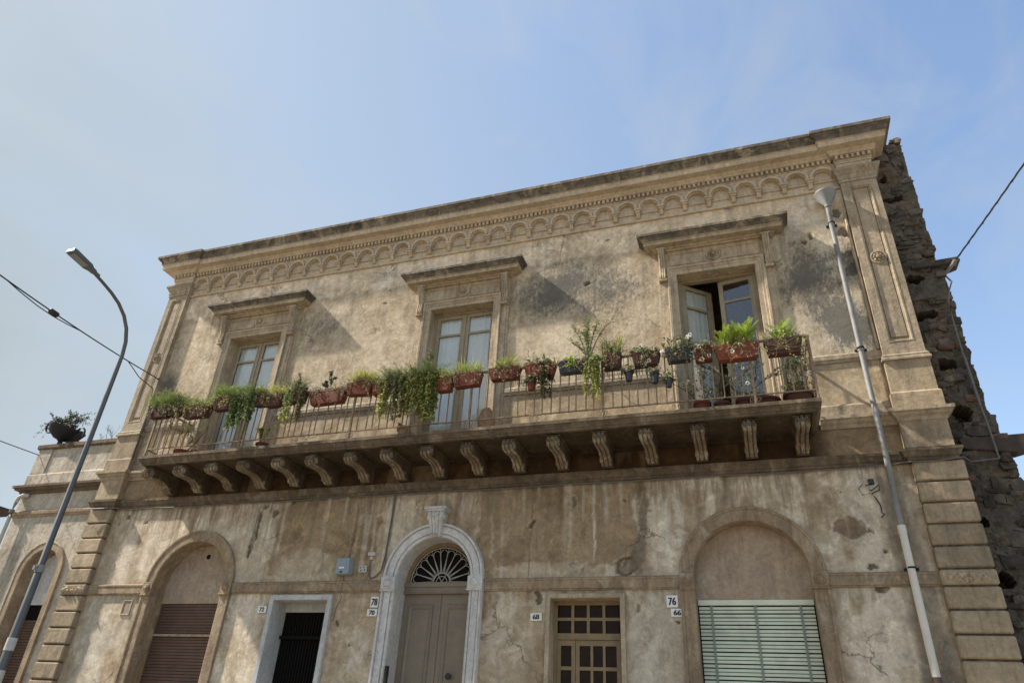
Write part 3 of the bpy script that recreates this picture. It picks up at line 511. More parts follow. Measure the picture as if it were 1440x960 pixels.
# ------------------------------------------------------------------ entablature
def outline(dp=0.12, d=0.0, back=0.9): # plan of the wall face with the two pilasters standing out
    return [(XL, back), (XL, -dp), (XLI, -dp), (XLI, -d), (XRI, -d), (XRI, -dp), (XR, -dp), (XR, back)]
OUT = outline(0.12, 0.06)
prof = [(-0.05, 11.56), (0.04, 11.56), (0.085, 11.565), (0.09, 11.60), (0.12, 11.63), (0.135, 11.655), (0.27, 11.665), (0.275, 11.775), (0.305, 11.785), (0.305, 11.81), (0.315, 11.85), (0.345, 11.885), (0.365, 11.895), (0.37, 11.925), (0.40, 11.935), (0.40, 12.0), (-0.05, 12.03)]
c = MB(); c.sweep(OUT, prof, mis=[0] * 8 + [1] * 8); corn = c.build('cornice', ['frieze', 'soot'], house)
c = MB(); c.sweep(OUT, [(-0.05, 11.40), (0.015, 11.40), (0.015, 11.44), (0.03, 11.445), (0.03, 11.465), (-0.05, 11.465)]); c.build('frieze_moulding', 'frieze', house)
c = MB()
for (x0, x1, y) in ((XL - 0.035, XLI + 0.02, -0.12), (XLI + 0.06, XRI - 0.06, -0.06), (XRI - 0.02, XR + 0.035, -0.12)):
    c.box(x0, x1, y - 0.012, y + 0.05, 11.4655, 11.56)
    n = int((x1 - x0) / 0.092)
    for i in range(n):
        xx = x0 + (i + 0.5) * (x1 - x0) / n; c.box(xx - 0.023, xx + 0.023, y - 0.075, y - 0.0125, 11.475, 11.555)
tag(c.build('dentil_band', 'frieze', house), kind='stuff')
# frieze ground, line mouldings
c = MB(); c.box(XLI, XRI, -0.012, 0.03, 10.93, 11.40); c.box(XLI, XRI, -0.045, 0.03, 10.895, 10.9295); c.box(XLI, XRI, -0.040, 0.03, 11.095, 11.12); c.build('frieze_ground', 'frieze', house)
# arches of the frieze
NA = 32; x0 = -12.40; da = (2.04 + 12.40) / (NA - 1); hw = da / 2
a = MB(); ro, ri = hw - 0.006, hw - 0.052; zc = 11.19
pts_o = arcpts(0, zc, ro, PI, 0, 14); pts_i = arcpts(0, zc, ri, PI, 0, 14)
def band(mb, inner, outer, y0, y1):
    n = len(inner); vs = [(p[0], y0, p[1]) for p in inner] + [(p[0], y0, p[1]) for p in outer] + [(p[0], y1, p[1]) for p in inner] + [(p[0], y1, p[1]) for p in outer]
    fs = []
    for i in range(n - 1):
        fs += [(i, i + 1, n + i + 1, n + i), (i, 2 * n + i, 2 * n + i + 1, i + 1), (n + i, n + i + 1, 3 * n + i + 1, 3 * n + i)]
    fs += [(0, n, 3 * n, 2 * n), (n - 1, 3 * n - 1, 4 * n - 1, 2 * n - 1)]
    mb.add(vs, fs)
band(a, pts_i, pts_o, -0.118, -0.012)
band(a, arcpts(0, zc, ri - 0.02, PI, 0, 14), arcpts(0, zc, ri, PI, 0, 14), -0.07, -0.012)
top = [(p[0], 11.399) for p in pts_o]; top[0] = (-hw + 0.001, 11.399); top[-1] = (hw - 0.001, 11.399)
oo = list(pts_o); oo[0] = (-hw + 0.001, zc); oo[-1] = (hw - 0.001, zc)
band(a, oo, top, -0.068, -0.012)
a.box(-hw + 0.001, -ri, -0.1, -0.012, 11.14, zc); a.box(ri, hw - 0.001, -0.1, -0.012, 11.14, zc)
arch_me = a.mesh('frieze_arch', 'frieze', smooth=35)
k = MB(); k.box(-0.075, 0.075, -0.15, -0.012, 11.125, 11.165); k.box(-0.055, 0.055, -0.125, -0.012, 11.085, 11.125)
k.prism([(-0.105, 11.085), (-0.012, 11.085), (-0.012, 10.985), (-0.05, 10.985)], -0.038, 0.038, 'x'); cor_me = k.mesh('corbel', 'frieze', bevel=0.006)
for i in range(NA):
    ar = link('frieze_arch', arch_me, house, (x0 + i * da, .008 * math.sin(i * 2.7) * math.sin(i * .9), .004 * math.sin(i * 1.7)))
    if i < NA - 1: link('corbel', cor_me, ar, (x0 + (i + 0.5) * da, 0, 0))
k = MB(); k.box(XLI + 0.002, x0 - hw, -0.062, -0.02, 11.14, 11.399); k.box(x0 + (NA - 0.5) * da, XRI - 0.002, -0.062, -0.02, 11.14, 11.399); k.build('frieze_end', 'frieze', house)

# ------------------------------------------------------------------ corner pilasters, pedestals, quoins
def leafy(mb, cx, y, cz, w, h, n, seed):
    r = random.Random(seed)
    for i in range(n):
        u = (i + 0.5) / n * 2 - 1; a = r.uniform(0, 2 * PI); l = r.uniform(0.8, 1.25) * h * 0.5
        px = cx + u * w / 2; pz = cz + math.sin(i * 1.7) * h * 0.22
        dx, dz = math.cos(a) * l, math.sin(a) * l; nx_, nz2 = -dz * 0.6, dx * 0.6
        mb.add([(px - dx * .5, y, pz - dz * .5), (px + nx_, y, pz + nz2), (px + dx, y, pz + dz), (px - nx_, y, pz - nz2), (px + dx * .25, y - 0.06, pz + dz * .25)], [(0, 1, 4), (1, 2, 4), (2, 3, 4), (3, 0, 4)])
def rosette(mb, cx, y, cz, r, petals=8):
    for i in range(petals):
        a = 2 * PI * i / petals; ca_, sa = math.cos(a), math.sin(a); w = r * 0.36
        f = lambda u, v: (cx + ca_ * u - sa * v, cz + sa * u + ca_ * v)
        p = [f(r * .25, 0), f(r * .65, w), f(r, 0), f(r * .65, -w), f(r * .62, 0)]
        mb.add([(q[0], y - (0.045 if j == 4 else 0.004), q[1]) for j, q in enumerate(p)], [(0, 1, 4), (1, 2, 4), (2, 3, 4), (3, 0, 4)])
    mb.lathe([(r * .36, 0.0), (r * .36, 0.03), (r * .22, 0.055), (0.001, 0.06)], 14, M=Matrix.Translation((cx, y, cz)), axis='y')
for side, (xa, xb) in (('l', (XL, XLI)), ('r', (XRI, XR))):
    w = xb - xa
    # shaft with sunk panel
    p = MB(); y = -0.12; bz = 7.28; tz = 10.93; fr = 0.135
    p.box(xa, xa + fr, y, 0.1, bz, tz); p.box(xb - fr, xb, y, 0.1, bz, tz); p.box(xa + fr, xb - fr, y, 0.1, bz, bz + 0.23); p.box(xa + fr, xb - fr, y, 0.1, tz - 0.12, tz)
    p.box(xa + fr - 0.004, xb - fr + 0.004, y + 0.045, 0.1, bz + 0.23, tz - 0.12)
    sh = p.build('pilaster', 'trim', house)
    p = MB(); x0_, x1_ = xa + fr, xb - fr
    p.sweep([(x0_, bz + 0.23), (x0_, tz - 0.12), (x1_, tz - 0.12), (x1_, bz + 0.23)], [(-0.035, y + 0.044), (-0.03, y + 0.02), (-0.012, y + 0.012), (-0.001, y - 0.006), (0.02, y - 0.006), (0.02, y + 0.01)], 'xz', closed=True)
    p.build('panel_moulding', 'trim', sh)
    if side == 'l': p = MB(); p.box(xa + fr + 0.05, xb - fr - 0.05, y + 0.02, y + 0.05, bz + 0.33, tz - 0.22); p.build('panel', 'trim', sh, bevel=0.004)
    else: p = MB(); p.box(xa + fr + 0.045, xb - fr - 0.045, y + 0.022, y + 0.05, bz + 0.31, tz - 0.2); p.build('panel', 'trim', sh, bevel=0.004)
    p = MB(); zr = 9.18; p.lathe([(0.135, 0.0), (0.135, 0.018), (0.11, 0.022), (0.105, 0.0)], 24, M=Matrix.Translation(((xa + xb) / 2, y + 0.024, zr)), axis='y'); rosette(p, (xa + xb) / 2, y + 0.022, zr, 0.105); p.build('rosette', 'trim', sh)
    # capital, frieze block, base
    cap = [(xa, 0.9), (xa, y), (xb, y), (xb, 0.06)] if side == 'l' else [(xa, 0.06), (xa, y), (xb, y), (xb, 0.9)]
    p = MB(); p.sweep(cap, [(-0.05, 10.93), (0.02, 10.93), (0.02, 10.99), (0.03, 11.0), (0.035, 11.08), (0.05, 11.10), (0.075, 11.15), (0.10, 11.18), (0.105, 11.20), (0.105, 11.235), (-0.05, 11.25)]); p.build('capital', 'trim', house)
    p = MB(); p.sweep(cap, [(-0.05, 11.22), (0.0, 11.22), (0.0, 11.4), (-0.05, 11.4)]); p.build('frieze_block', 'frieze', house)
    p = MB(); p.sweep(cap, [(-0.05, 7.155), (0.05, 7.155), (0.05, 7.19), (0.03, 7.21), (0.035, 7.24), (0.01, 7.27), (0.01, 7.30), (-0.05, 7.30)]); p.build('pilaster_base', 'trim', house)
    cp2 = [(q[0] + (-0.02 if i < 2 else 0.02), q[1] if abs(q[1]) > .5 or q[1] > 0 else -0.13) for i, q in enumerate(cap)]
    p = MB(); p.sweep(cp2, [(-0.05, 6.33), (0.03, 6.33), (0.03, 6.58), (0.015, 6.60), (0.0, 6.615), (0.0, 7.155), (-0.05, 7.155)]); p.build('pedestal', 'trim_rand', house)
    p = MB(); p.sweep(cap, [(-0.05, 5.70), (0.02, 5.70), (0.02, 6.14), (-0.05, 6.14)]); p.build('pedestal_block', 'trim_rand', house)
    # quoins
    zz = [5.50, 5.19, 4.88, 4.58, 4.275, 3.97, 3.75, 3.45, 3.15, 2.85, 2.545, 2.24, 1.935, 1.63, 1.325, 1.02, 0.715, 0.41]
    qx0, qx1 = (xa - 0.05, xb - 0.03) if side == 'l' else (xa + 0.02, xb + 0.085)
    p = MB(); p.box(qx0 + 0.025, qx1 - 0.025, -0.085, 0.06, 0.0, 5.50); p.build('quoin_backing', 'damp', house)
    for i in range(len(zz) - 1):
        q = MB(); gp = 0.014; z0, z1 = zz[i + 1] + gp, zz[i] - gp; j = 0.004 * math.sin(i * 2.3)
        q.box(qx0, qx1, -0.125 + j, 0.06, z0, z1)
        qo = q.build('quoin', 'trim_rand', house, bevel=0.018)
        if i == 5: l = MB(); leafy(l, (qx0 + qx1) / 2, -0.125 + j, (z0 + z1) / 2, 0.46, 0.13, 15, 5 if side == 'l' else 9); l.build('carved_leaves', 'frieze', qo)
    q = MB(); q.box(qx0 - 0.02, qx1 + 0.02, -0.15, 0.06, 0.0, 0.40); q.build('plinth', 'trim_rand', house, bevel=0.01)

# ------------------------------------------------------------------ string courses
def courses(name, segs, prof, mat):
    for (a_, b_) in segs: p = MB(); p.sweep([(a_, 0.0), (b_, 0.0)], prof); p.build(name, mat, house)
P2 = [(-0.02, 5.50), (0.03, 5.50), (0.035, 5.535), (0.06, 5.55), (0.075, 5.60), (0.10, 5.625), (0.10, 5.665), (0.02, 5.695), (-0.02, 5.695)]
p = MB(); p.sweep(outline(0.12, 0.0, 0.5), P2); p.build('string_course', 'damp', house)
PL = [(-0.02, 6.12), (0.03, 6.12), (0.05, 6.17), (0.09, 6.20), (0.10, 6.23), (0.135, 6.25), (0.135, 6.30), (0.05, 6.335), (-0.02, 6.335)]
for path in ([(XL, 0.5), (XL, -0.12), (XLI, -0.12), (XLI, 0.0), (-11.49, 0.0)], [(1.20, 0.0), (XRI, 0.0), (XRI, -0.12), (XR, -0.12), (XR, 0.5)]):
    p = MB(); p.sweep(path, PL); p.build('ledge', 'trim', house)
PW = [(-0.02, 7.27), (0.025, 7.27), (0.03, 7.31), (0.045, 7.33), (0.045, 7.40), (0.02, 7.43), (-0.02, 7.43)]
courses('sill_band', [(XLI + 0.001, WIN[0] - 0.99), (WIN[0] + 0.99, WIN[1] - 0.99), (WIN[1] + 0.99, WIN[2] - 0.99), (WIN[2] + 0.99, XRI - 0.001)], PW, 'trim')
courses('base_band', [(XLI + 0.001, WIN[0] - 0.99), (WIN[0] + 0.99, WIN[1] - 0.99), (WIN[1] + 0.99, WIN[2] - 0.99), (WIN[2] + 0.99, XRI - 0.001)], [(-0.02, 6.20), (0.035, 6.20), (0.035, 6.50), (0.02, 6.53), (-0.02, 6.53)], 'trim')
PS = [(-0.02, 3.765), (0.028, 3.765), (0.028, 3.785), (0.045, 3.79), (0.045, 3.915), (0.055, 3.92), (0.055, 3.945), (0.02, 3.965), (-0.02, 3.965)]
courses('middle_band', [(XLI - 0.03, WIN[0] - 1.035), (WIN[0] + 1.035, XC - 0.925), (XC + 0.925, WIN[2] - 1.035), (WIN[2] + 1.035, XRI + 0.02)], PS, 'arch')

# ------------------------------------------------------------------ windows
def console(mb, cx, zt, zb, d):
    h = zt - zb
    side = [(0.0, zt), (-d, zt), (-d * 1.02, zt - .10 * h), (-d * .95, zt - .2 * h), (-d * .7, zt - .34 * h), (-d * .5, zt - .55 * h), (-d * .48, zt - .72 * h), (-d * .6, zt - .82 * h), (-d * .6, zt - .93 * h), (-d * .35, zb), (0.0, zb)]
    mb.prism(side, cx - 0.06, cx + 0.06, 'x')
    path = side[1:-1]
    for dx in (-0.038, 0.0, 0.038): mb.tube([(cx + dx, q[0] - 0.004, q[1]) for q in path], 0.017, 6)
    mb.box(cx - 0.075, cx + 0.075, -d * .62, 0.0, zb - 0.015, zb + 0.025); mb.box(cx - 0.07, cx + 0.07, -d * .62, 0.0, zb + .13 * h, zb + .18 * h)
    mb.box(cx - 0.085, cx + 0.085, -d - 0.02, 0.0, zt, zt + 0.03)
def leaf_meshes(w, z0, z1, zt):
    """one casement leaf, hinge edge at x=0, running to +x; returns frame builder and pane rectangles"""
    f = MB(); s = 0.075; t = 0.045
    f.box(0, s, 0, t, z0, z1); f.box(w - s, w, 0, t, z0, z1); f.box(s, w - s, 0.001, t, z0, z0 + 0.50); f.box(s, w - s, 0, t, z1 - s, z1); f.box(s, w - s, 0, t, zt - 0.022, zt + 0.022)
    f.box(s + .06, w - s - .06, -0.012, 0.001, z0 + 0.1, z0 + 0.42)
    # glazing beads
    for (a_, b_) in ((z0 + 0.5, zt - 0.022), (zt + 0.022, z1 - s)):
        f.box(s, s + .012, -0.008, 0.0, a_, b_); f.box(w - s - .012, w - s, -0.008, 0.0, a_, b_)
    return f, [(s, w - s, z0 + 0.5, zt - 0.022), (s, w - s, zt + 0.022, z1 - s)]
for wi, wx_ in enumerate(WIN):
    p = MB(); zb, zt = 6.2, 9.45
    pth = [(wx_ - .70, zb), (wx_ - .70, zt), (wx_ + .70, zt), (wx_ + .70, zb)]
    p.sweep(pth, [(0.0, 0.30), (0.0, -0.055), (0.075, -0.055), (0.082, -0.068), (0.12, -0.068), (0.128, -0.088), (0.165, -0.092), (0.175, -0.085), (0.175, 0.03)], 'xz')
    win = p.build('window_surround', 'surround', house)
    p = MB()
    for s in (-1, 1):
        p = MB(); a_, b_ = sorted((wx_ + s * .876, wx_ + s * .985)); p.box(a_, b_, -0.04, 0.03, zb, 9.34)
        c_, d_ = sorted((wx_ + s * .986, wx_ + s * 1.03)); p.box(c_, d_, -0.022, 0.03, zb + 0.3, 10.0)
        p.build('side_strip', 'surround', win)
    p = MB(); p.box(wx_ - .985, wx_ + .985, -0.03, 0.03, 9.6265, 10.02); p.build('frieze_panel', 'surround', win)
    p = MB()
    for s in (-1, 1):
        a_, b_ = sorted((wx_ + s * .16, wx_ + s * .80)); p.sweep([(a_, 9.70), (a_, 9.93), (b_, 9.93), (b_, 9.70)], [(0.0, -0.0301), (0.0, -0.044), (0.02, -0.044), (0.02, -0.0301)], 'xz', closed=True)
    p.build('panel_moulding', 'surround', win)
    p = MB(); p.lathe([(0.135, 0), (0.135, 0.02), (0.11, 0.025), (0.1, 0.008)], 20, M=Matrix.Translation((wx_, -0.03, 9.82)), axis='y'); rosette(p, wx_, -0.035, 9.82, 0.1); p.build('rosette', 'surround', win)
    for s in (-1, 1): p = MB(); console(p, wx_ + s * .95, 9.985, 9.33, 0.20); p.build('console', 'surround', win, smooth=40)
    p = MB(); e = 1.03
    p.sweep([(wx_ - e, 0.05), (wx_ - e, -0.03), (wx_ + e, -0.03), (wx_ + e, 0.05)], [(-0.08, 10.016), (0.045, 10.016), (0.055, 10.04), (0.09, 10.05), (0.10, 10.07), (0.225, 10.078), (0.23, 10.135), (0.248, 10.14), (0.248, 10.155), (0.262, 10.16), (0.27, 10.185), (0.30, 10.21), (0.315, 10.215), (0.315, 10.232), (0.345, 10.238), (0.345, 10.29), (-0.08, 10.34)], mis=[0] * 8 + [1] * 8)
    p.build('hood', ['surround', 'soot'], win)
    # casements
    z0, z1, ztr = 6.22, 9.435, 8.93; w = 0.66; yb = 0.22
    f = MB(); f.box(wx_ - .699, wx_ - .655, yb - .02, yb + .08, z0 - .02, z1 + .012); f.box(wx_ + .655, wx_ + .699, yb - .02, yb + .08, z0 - .02, z1 + .012); f.box(wx_ - .655, wx_ + .655, yb - .02, yb + .08, z1 - .03, z1 + .012)
    f.build('casement_frame', 'wood', win)
    for s in (-1, 1):
        ang = 0.0
        if wi == 2: ang = math.radians(40) if s < 0 else math.radians(9)
        f, panes = leaf_meshes(0.645, z0, z1 - 0.035, ztr)
        hinge = Vector((wx_ + s * .652, yb, 0))
        fl = (lambda vs: [(-q[0], q[1], q[2]) for q in vs]) if s > 0 else (lambda vs: vs)
        rot = (0, 0, ang if s < 0 else -ang)
        f.v = fl(f.v)
        if s < 0: f.box(0.63, 0.665, -0.022, -0.0001, z0 + .02, z1 - .05)
        f.build('casement', 'wood', win, loc=hinge).rotation_euler = rot
        for (x0_, x1_, za, zb_) in panes:
            g = MB(); g.box(x0_, x1_, 0.018, 0.024, za, zb_); g.v = fl(g.v); g.build('pane', 'glass', win, loc=hinge).rotation_euler = rot
        if not (wi == 2 and s > 0):
            cmb = MB(); n = 26; vs = []; fs = []
            for i in range(n + 1):
                xx = 0.075 + (0.645 - 0.15) * i / n; yy = 0.055 + 0.008 * math.sin(i * 1.15 + s) + 0.006 * math.sin(i * .45)
                vs += [(xx, yy, z0 + .45), (xx, yy, z1 - .08)]
                if i: fs.append((2 * i - 2, 2 * i, 2 * i + 1, 2 * i - 1))
            cmb.add(fl(vs), fs); cmb.build('curtain', 'curtain', win, loc=hinge, smooth=80, recalc=False).rotation_euler = rot

# ------------------------------------------------------------------ balcony
p = MB(); BX0, BX1 = -11.38, 1.10
p.sweep([(BX0, 0.0), (BX0, -0.96), (BX1, -0.96), (BX1, 0.0)], [(-0.06, 6.045), (0.0, 6.045), (0.0, 6.075), (0.02, 6.085), (0.03, 6.11), (0.05, 6.13), (0.05, 6.15), (0.075, 6.16), (0.075, 6.215), (-0.06, 6.222)])
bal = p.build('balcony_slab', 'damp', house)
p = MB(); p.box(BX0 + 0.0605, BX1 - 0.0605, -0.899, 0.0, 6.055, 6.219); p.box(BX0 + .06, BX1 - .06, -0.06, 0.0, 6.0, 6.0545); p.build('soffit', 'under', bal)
def bracket_mesh():
    b = MB(); w = 0.088
    fr = [(-.80, 6.015), (-.87, 6.0), (-.915, 5.96), (-.92, 5.91), (-.89, 5.868), (-.82, 5.852), (-.72, 5.858), (-.60, 5.868), (-.49, 5.864), (-.40, 5.84), (-.325, 5.80), (-.265, 5.752), (-.21, 5.712)]
    b.prism([(0.0, 6.02)] + [(-.80, 6.02)] + fr[1:] + [(-.15, 5.696), (0.0, 5.696)], -w, w, 'x')
    b.mi = 1
    for dx, r in ((-0.064, 0.025), (0.0, 0.032), (0.064, 0.025)): b.tube([(dx, q[0] + .004, q[1] - .008) for q in fr], r, 8)
    for s in (-1, 1): # side volutes
        M_ = Matrix.Translation((s * w, -.83, 5.925)) @ Matrix.Rotation(s * PI / 2, 4, 'Y')
        b.lathe([(0.062, -.01), (0.062, 0.012), (0.035, 0.014), (0.03, 0.004), (0.018, 0.004), (0.001, 0.016)], 16, M=M_)
        M_ = Matrix.Translation((s * w, -.27, 5.775)) @ Matrix.Rotation(s * PI / 2, 4, 'Y')
        b.lathe([(0.045, -.01), (0.045, 0.01), (0.02, 0.012), (0.001, 0.014)], 14, M=M_)
    for dx in (-.062, 0, .062): b.lathe([(0.001, -.022), (0.026, -.01), (0.028, 0.008), (0.001, 0.02)], 8, M=Matrix.Translation((dx, -.185, 5.72)))
    b.mi = 0; b.box(-.12, .12, -.86, -.0, 6.0205, 6.044); b.box(-.095, .095, -.15, 0.0, 5.6955, 5.715)
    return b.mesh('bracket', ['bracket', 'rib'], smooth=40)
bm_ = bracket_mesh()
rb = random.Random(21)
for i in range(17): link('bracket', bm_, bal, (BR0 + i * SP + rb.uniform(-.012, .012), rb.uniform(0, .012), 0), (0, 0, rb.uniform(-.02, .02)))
# railing
RY = -0.95; RX0, RX1 = -11.40, 1.15
def rail(name, pts, r=None, box=None): p = MB(); p.tube(pts, r, 8); return p.build(name, 'iron', bal)
for nm, z, h, d in (('handrail', 7.30, 0.014, 0.024), ('bottom_rail', 6.385, 0.009, 0.012)):
    p = MB(); p.box(RX0 - d, RX1 + d, RY - d, RY + d, z - h, z + h); p.box(RX0 - d, RX0 + d, RY + d, -0.0, z - h, z + h); p.box(RX1 - d, RX1 + d, RY + d, -0.0, z - h, z + h); p.build(nm, 'iron', bal)
p = MB(); p.tube([(0, 0, 6.376), (0, 0, 7.287)], 0.0115, 6); bar_me = p.mesh('baluster', 'iron', smooth=60)
p = MB(); p.box(-.018, .018, -.018, .018, 6.222, 7.287); p.tube([(0, 0, 6.20), (0, 0, 6.30)], 0.022, 8); post_me = p.mesh('post', 'iron')
NB = 86
r = random.Random(3)
for i in range(NB + 1):
    x = RX0 + (RX1 - RX0) * i / NB
    if i % 16 == 0 or i == NB: link('post', post_me, bal, (x, RY, 0))
    else: link('baluster', bar_me, bal, (x + r.uniform(-.006, .006), RY, 0), (r.uniform(-.004, .004), r.uniform(-.004, .004), 0))
for i in range(1, 7):
    for x in (RX0, RX1): link('baluster', bar_me, bal, (x, RY + i * 0.136, 0))
# little wrought scrolls between bottom rail and slab
for i in range(0, NB + 1, 8):
    x = RX0 + (RX1 - RX0) * i / NB; p = MB()
    for s in (-1, 1):
        cx_ = x + s * 0.05; p.tube([(cx_ + 0.034 * math.cos(t * PI / 6) * (1 - t / 22), RY, 6.30 + 0.05 * math.sin(t * PI / 6) * (1 - t / 22)) for t in range(0, 15)], 0.006, 5)
    p.build('scroll', 'iron', bal)

# ------------------------------------------------------------------ ground floor openings
def arch_path(cx, half, zs_, z0=0.0, n=28): return [(cx - half, z0)] + arcpts(cx, zs_, half, PI, 0, n) + [(cx + half, z0)]
ZS = 3.93
for ai, ax in ((0, WIN[0]), (2, WIN[2])):
    p = MB(); p.sweep(arch_path(ax, .82, ZS), [(0.0, 0.42), (0.0, -0.035), (0.015, -0.045), (0.165, -0.045), (0.172, -0.06), (0.205, -0.06), (0.212, -0.05), (0.212, 0.03)], 'xz')
    ar = p.build('arch_surround', 'arch', house, smooth=30)
    for s in (-1, 1):
        p = MB(); x0_, x1_ = sorted((ax + s * .806, ax + s * 1.036)); p.box(x0_, x1_, -0.075, 0.03, 3.765, 3.985); p.box(x0_ - .012, x1_ + .012, -0.085, 0.03, 3.745, 3.764)
        im = p.build('impost', 'arch', ar, bevel=0.004)
        p = MB(); xm = (x0_ + x1_) / 2; p.lathe([(0.07, 0), (0.07, 0.02), (0.055, 0.03), (0.05, 0.022), (0.042, 0.03), (0.02, 0.045), (0.001, 0.048)], 20, M=Matrix.Translation((xm, -0.075, 3.875)), axis='y'); p.build('boss', 'arch', ar, smooth=35)
    # blind tympanum
    yb = 0.30 if ai == 0 else 0.24; zl = 3.655
    pts = [(ax - .825, zl)] + arcpts(ax, ZS, .825, PI, 0, 24) + [(ax + .825, zl)]
    p = MB(); p.prism(pts, yb, yb + 0.15, 'y'); p.build('tympanum', 'tymp', ar)
    if ai == 0:
        p = MB(); p.lathe([(.05, 0), (.045, .004), (.001, .004)], 9, M=Matrix.Translation((ax + .02, yb - .002, 4.53)), axis='y'); p.build('vent_hole', 'black', ar)
        sh = MB(); sh.box(ax - .82, ax + .82, yb + .045, yb + .07, 0.0, zl); sh.box(ax - .82, ax + .82, yb - .005, yb + .045, 3.075, 3.10)
        sho = sh.build('roller_shutter', 'brownshut', house)
        s_ = MB(); s_.prism([(yb + .045, -.026), (yb + .03, -.02), (yb + .022, 0.0), (yb + .03, .02), (yb + .045, .026)], ax - .818, ax + .818, 'x'); sm = s_.mesh('slat', 'brownshut')
        for i in range(68):
            z = 3.62 - i * 0.053
            if abs(z - 3.088) > .035: link('slat', sm, sho, (0, 0, z))
        p = MB(); p.box(ax - .818, ax + .818, yb - .012, yb + .02, 3.068, 3.108); p.build('lintel_bar', 'trim', sho)
    else:
        sh = MB(); sh.box(ax - .82, ax + .82, yb + .09, yb + .11, 0.0, zl); sho = sh.build('roller_shutter', 'black', house)
        p = MB(); p.box(ax - .81, ax + .81, yb - .02, yb + .03, 3.575, 3.65); p.build('head_rail', 'greenshut', sho, bevel=0.004)
        s_ = MB(); s_.prism([(yb + .006, -.020), (yb - .004, -.015), (yb + .012, .020), (yb + .022, .019)], ax - .80, ax + .80, 'x'); sm = s_.mesh('slat', 'greenshut')
        for i in range(66): link('slat', sm, sho, (0, 0, 3.535 - i * 0.052 + 0.003 * math.sin(i * 1.9)))
        for k_ in (-.62, 0.0, .62): p = MB(); p.box(ax + k_ - .016, ax + k_ + .016, yb - .012, yb - .004, 0.05, 3.57); p.build('tape', 'greentape', sho)
# portal
p = MB(); PH = .68; PSZ = 3.98
p.sweep(arch_path(XC, PH, PSZ), [(0.0, 0.40), (0.0, -0.05), (0.012, -0.066), (0.045, -0.066), (0.05, -0.05), (0.062, -0.05), (0.067, -0.08), (0.175, -0.08), (0.18, -0.062), (0.19, -0.062), (0.197, -0.11), (0.228, -0.11), (0.236, -0.095), (0.236, 0.03)], 'xz')
po = p.build('portal_surround', 'marble', house, smooth=30)
for s in (-1, 1):
    x0_, x1_ = sorted((XC + s * .665, XC + s * .925)); p = MB(); p.box(x0_, x1_, -0.122, 0.03, 3.79, 3.995); p.box(x0_ - .01, x1_ + .01, -0.13, 0.03, 3.765, 3.789)
    a_, b_ = sorted((XC + s * .72, XC + s * .88)); p.box(a_, b_, -0.105, 0.0, 3.996, 4.02)
    p.build('impost', 'marble', po, bevel=0.004)
    p = MB(); p.lathe([(0.085, 0), (0.085, 0.012), (0.07, 0.018), (0.065, 0.01), (0.06, 0.01), (0.052, 0.03), (0.001, 0.034)], 24, M=Matrix.Translation(((x0_ + x1_) / 2, -0.122, 3.89)), axis='y'); p.build('boss', 'marble', po, smooth=35)
p = MB(); kz0, kz1 = 4.66, 5.07
sd_ = [(0.02, kz1), (-.20, kz1), (-.205, kz1 - .07), (-.19, kz1 - .14), (-.15, kz1 - .24), (-.125, kz1 - .33), (-.14, kz0 + .03), (-.115, kz0), (0.02, kz0)]
n = len(sd_); vs = []
for s in (-1, 1):
    for (y, z) in sd_: t = (z - kz0) / (kz1 - kz0); vs.append((XC + s * (.095 + .055 * t), y, z))
p.add(vs, [tuple(range(n)), tuple(range(2 * n - 1, n - 1, -1))] + [(i, n + i, n + (i + 1) % n, (i + 1) % n) for i in range(n)])
for dx in (-.8, -.3, .3, .8): p.tube([(XC + dx * (.085 + .05 * ((z - kz0) / (kz1 - kz0))), y - .004, z) for (y, z) in sd_[1:-1]], 0.02, 6)
for s in (-1, 1): p.lathe([(0.05, 0), (0.05, .02), (.03, .025), (.02, .01), (.001, .02)], 14, M=Matrix.Translation((XC + s * .14, -.135, kz1 - .09)) @ Matrix.Rotation(s * PI / 2, 4, 'Y'))
leafy(p, XC, -.20, kz1 - .08, .18, .1, 6, 3); leafy(p, XC, -.135, kz0 + .03, .15, .06, 5, 4)
p.box(XC - .175, XC + .175, -.235, .02, kz1 + .001, kz1 + .035); p.box(XC - .20, XC + .20, -.255, .02, kz1 + .0355, kz1 + .075)
p.build('keystone', 'marble', po, smooth=40)
yb = 0.32
p = MB(); p.box(XC - .70, XC + .70, yb - .03, yb + .08, 3.80, 3.97); p.box(XC - .70, XC + .70, yb - .05, yb + .06, 3.90, 3.975); p.box(XC - .70, XC + .70, yb - .045, yb + .06, 3.79, 3.815); p.build('transom', 'door', po, bevel=0.004)
p = MB(); p.sweep([(XC - .685, 3.97)] + arcpts(XC, PSZ, .685, PI, 0, 24) + [(XC + .685, 3.97)], [(0, yb + .06), (0, yb), (-.07, yb), (-.07, yb + .06)], 'xz'); p.build('fanlight_frame', 'wood68', po, smooth=30)
p = MB(); p.prism([(XC - .66, 3.97)] + arcpts(XC, PSZ, .66, PI, 0, 24) + [(XC + .66, 3.97)], yb + .05, yb + .056, 'y'); p.build('fanlight_pane', 'black', po)
p = MB(); gy = yb + .005; fcz = 3.985
for (rad, rr) in ((.585, .011), (.155, .012), (.10, .008)): p.tube([(XC + rad * math.cos(t * PI / 24), gy, fcz + rad * math.sin(t * PI / 24)) for t in range(25)], rr, 6)
ns = 11
